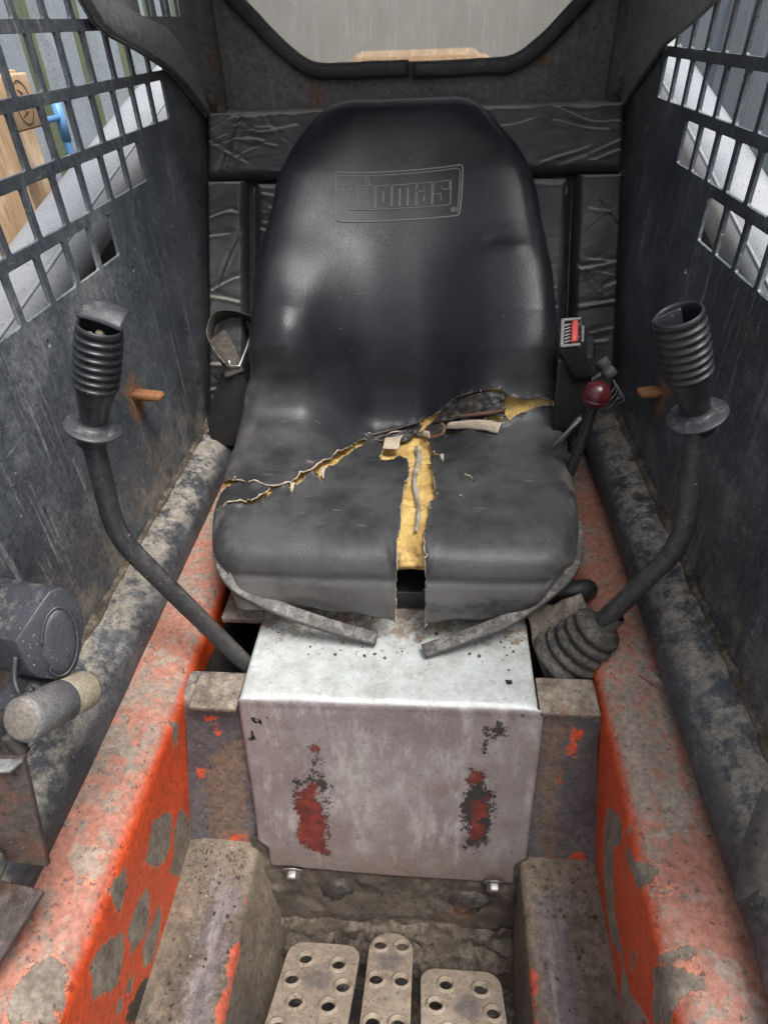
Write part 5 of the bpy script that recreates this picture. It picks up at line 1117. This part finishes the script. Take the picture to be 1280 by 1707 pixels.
# ------------------------------------------------------------------ what shows through the grids and the rear window
def liftarm(s, label):
    t = tag(empty('lift_arm', (s*.70, 1.2, -.40)), label, 'loader arm', 'lift arms')
    up = [(.35, -.51), (1.071, -.338), (1.36, -.262), (1.70, -.179), (2.0, -.107), (2.6, .03)] if s < 0 else [(.5, -.56), (1.385, -.319), (1.547, -.272), (1.74, -.219), (2.02, -.146), (2.6, .0)]
    path = [(s*.70, y, z-.0625) for y, z in up]
    sec = rrect(.125, .14, .058, 8)
    V, F = sweep(spl(path, 60), sec, up=(0, 0, 1)); mesh('arm_tube', V, F, M_SILVER, t, smooth=True)
    V, F = sweep(spl([(s*.72, y, z-.33) for y, z in up], 30), rrect(.46, .12, .02, 3), up=(0, 0, 1)); mesh('lower_web', V, F, M_DARKMECH, t, smooth=True)
    # seam weld along the inner upper face
    pts = spl([(s*.6465, y, z-.018) for y, z in up], 60); V, F = sweep(pts, rrect(.007, .007, .003, 2), up=(0, 0, 1)); mesh('seam_strip', V, F, M_SILVER, t, smooth=True)
    return t
liftarm(-1, 'silver lift arm sloping up behind the left grid'); liftarm(1, 'silver lift arm sloping up behind the right grid')
ch = tag(empty('skid_loader', (0, 1.2, -1.6)), 'dark loader body below the lift arms with orange rear engine hood', 'machine body')
for s in (-1, 1): boxobj('body_side', (s*.50-.05, .3, -1.6), (s*.50+.05, 2.3, -.50), M_DARKMECH, ch, .02); boxobj('body_side', (s*.80-.18, .4, -1.6), (s*.80+.18, 2.3, -.62), M_DARKMECH, ch, .04)
# hood
V = []
hood = [(1.75, -.30), (1.95, -.17), (2.12, -.125), (2.27, -.105), (2.30, -.098), (2.302, -.085), (2.31, -.076), (2.5, -.075), (2.8, -.10), (2.95, -.3)]
xs = [-.30, -.26, -.215, -.19, -.17, -.05, .08, .15, .165, .19, .22, .30]
for x in xs:
    for y, z in hood: V.append((x, y, z-(.0 if -.20 < x < .175 or z < -.098 else .022)-.6*max(0, abs(x+.01)-.2)**2*8))
mesh('engine_hood', V, [tuple(reversed(f)) for f in quad_grid(len(xs), len(hood))], M_CREAM, ch)
# corrugated walls
def corrug(name, x, y0, y1, z0, z1, pat, mats, label, axis='x', sgn=1):
    t = tag(empty(name, (x, (y0+y1)/2, z0) if axis == 'x' else ((y0+y1)/2, x, z0)), label, 'container wall')
    y = y0; k = 0
    while y < y1:
        w, dep = pat[k % len(pat)]; m = mats[k % len(mats)]; ye = y+w; c = .035
        bm = bmesh.new(); sl = [(y, 0), (y+c, dep), (ye-c, dep), (ye, 0)]
        lo_ = []; hi_ = []
        for a, d in sl:
            p = (x+sgn*d, a) if axis == 'x' else (a, x+sgn*d); lo_.append(bm.verts.new((*p, z0))); hi_.append(bm.verts.new((*p, z1)))
        for i in range(3): bm.faces.new([lo_[i], lo_[i+1], hi_[i+1], hi_[i]])
        bmesh.ops.recalc_face_normals(bm, faces=bm.faces); bmobj('wall_panel', bm, m, t, bevel=None); y = ye; k += 1
    return t
corrug('container_wall', -2.15, .6, 9.0, -1.75, .80, [(.34, .07), (.26, -.01)], [M_CONT_PALE, M_CONT_GREEN], 'corrugated grey and green container wall seen through the left grid', sgn=1)
corrug('container_wall', 1.75, .6, 9.0, -1.75, .80, [(.62, .0), (.10, -.05), (.5, .02)], [M_CONT_GREY, M_CONT_GREY, M_CONT_PALE], 'blue-grey container wall seen through the right grid', sgn=-1)
corrug('container_wall', 8.0, -3.0, 3.0, -1.75, .9, [(2.0, .0)], [M_YARD], 'pale grey container wall behind the rear window', axis='y', sgn=-1)
g = tag(mesh('ground', [(-60, -60, -1.75), (60, -60, -1.75), (60, 60, -1.75), (-60, 60, -1.75)], [(0, 1, 2, 3)], M_CONCRETE), kind='structure')
# pallet stood on edge
pa = tag(empty('wooden_pallet', (-1.2, 1.95, -1.75)), 'pale wooden pallet stood on edge beyond the left grid', 'pallet')
def board(nm, lo_, hi_): return boxobj(nm, lo_, hi_, M_WOOD, pa, .006)
board('board', (-1.165, 1.76, -1.75), (-1.14, 1.985, -.075)); board('board', (-1.28, 1.98, -1.75), (-1.255, 2.32, -.085)); board('board', (-1.165, 1.40, -1.75), (-1.14, 1.70, -.09))
board('block', (-1.255, 2.00, -.225), (-1.15, 2.19, -.088)); board('block', (-1.255, 2.00, -1.2), (-1.165, 2.10, -1.0)); board('board', (-1.40, 1.5, -.40), (-1.28, 2.30, -.30))
V = []; F = []
for k in range(33):
    a = 2*pi*k/32
    for r in (.92, 1.0): V.append((-1.1485, 2.115+.045*r*cos(a), -.158+.056*r*sin(a)))
F = quad_grid(33, 2); b0 = len(V)
for (y0_, z0_), (y1_, z1_) in (((2.10, -.125), (2.125, -.135)), ((2.125, -.135), (2.10, -.148)), ((2.095, -.165), (2.13, -.165)), ((2.095, -.190), (2.13, -.180)), ((2.112, -.165), (2.112, -.187))):
    d = Vector((0, y1_-y0_, z1_-z0_)).normalized(); n_ = Vector((0, -d.z, d.y))*.002; k = len(V)
    for p, s_ in (((y0_, z0_), 1), ((y1_, z1_), 1), ((y1_, z1_), -1), ((y0_, z0_), -1)): V.append((-1.1485, p[0]+n_.y*s_, p[1]+n_.z*s_))
    F.append((k, k+1, k+2, k+3))
mesh('burnt_stamp', V, F, M_INK, pa)
pp = tag(empty('blue_pipe', (-1.5, 2.9, -1.75)), 'upright blue painted pipe with side branch beyond the left grid', 'pipe')
PY, PZ = 2.97, -.245
tubeobj('upright', [(-1.5, PY, -1.75), (-1.5, PY, -.27), (-1.5, PY, PZ)], .017, M_BLUE, pp, 20)
tubeobj('socket', [(-1.5, PY, -.36), (-1.5, PY, -.22)], .020, M_BLUE, pp, 20); tubeobj('branch', [(-1.5, PY, -.275), (-1.53, PY-.35, -.275)], .012, M_BLUE, pp, 16)

# ------------------------------------------------------------------ loose grit
def crumbs(name, n, place, rmin, rmax, mat, label, cat):
    V, F = [], []
    base = [(1, 0, 0), (-1, 0, 0), (0, 1, 0), (0, -1, 0), (0, 0, 1), (0, 0, -1)]; fc = [(0, 2, 4), (2, 1, 4), (1, 3, 4), (3, 0, 4), (2, 0, 5), (1, 2, 5), (3, 1, 5), (0, 3, 5)]
    for _ in range(n):
        p = Vector(place()); r = rmin+(rmax-rmin)*random.random()**3; b = len(V)
        q = Matrix.Rotation(random.random()*6.3, 3, 'Z')@Matrix.Rotation(random.random()*6.3, 3, 'X')
        for v in base: w = q@(Vector(v)*r*random.uniform(.5, 1.2)); V.append(p+Vector((w.x, w.y, w.z*.6)))
        F += [(b+a, b+c, b+d) for a, c, d in fc]
    return tag(mesh(name, V, F, mat), label, cat, kind='stuff')
def place_():
    k = random.random()
    if k < .25: return (random.uniform(-.31, -.215), random.choice([random.uniform(.10, .46), random.uniform(.40, .462)]), -1.028)
    if k < .5: return (random.uniform(.215, .31), random.choice([random.uniform(.10, .45), random.uniform(.38, .455)]), -1.028)
    if k < .62: return (random.uniform(-.41, -.34), random.uniform(.15, .75), -.768)
    if k < .74: return (random.uniform(.34, .41), random.uniform(.15, 1.0), -.7555)
    if k < .84: return (random.uniform(-.18, .19), random.uniform(.355, .40), -1.20+random.random()*.03)
    return (random.uniform(-.2, .2), .60+.09*random.random(), -.737)
crumbs('loose_grit', 900, place_, .0006, .0042, M_MUD, 'loose grit and dirt crumbs on the footrests and channels', 'grit')
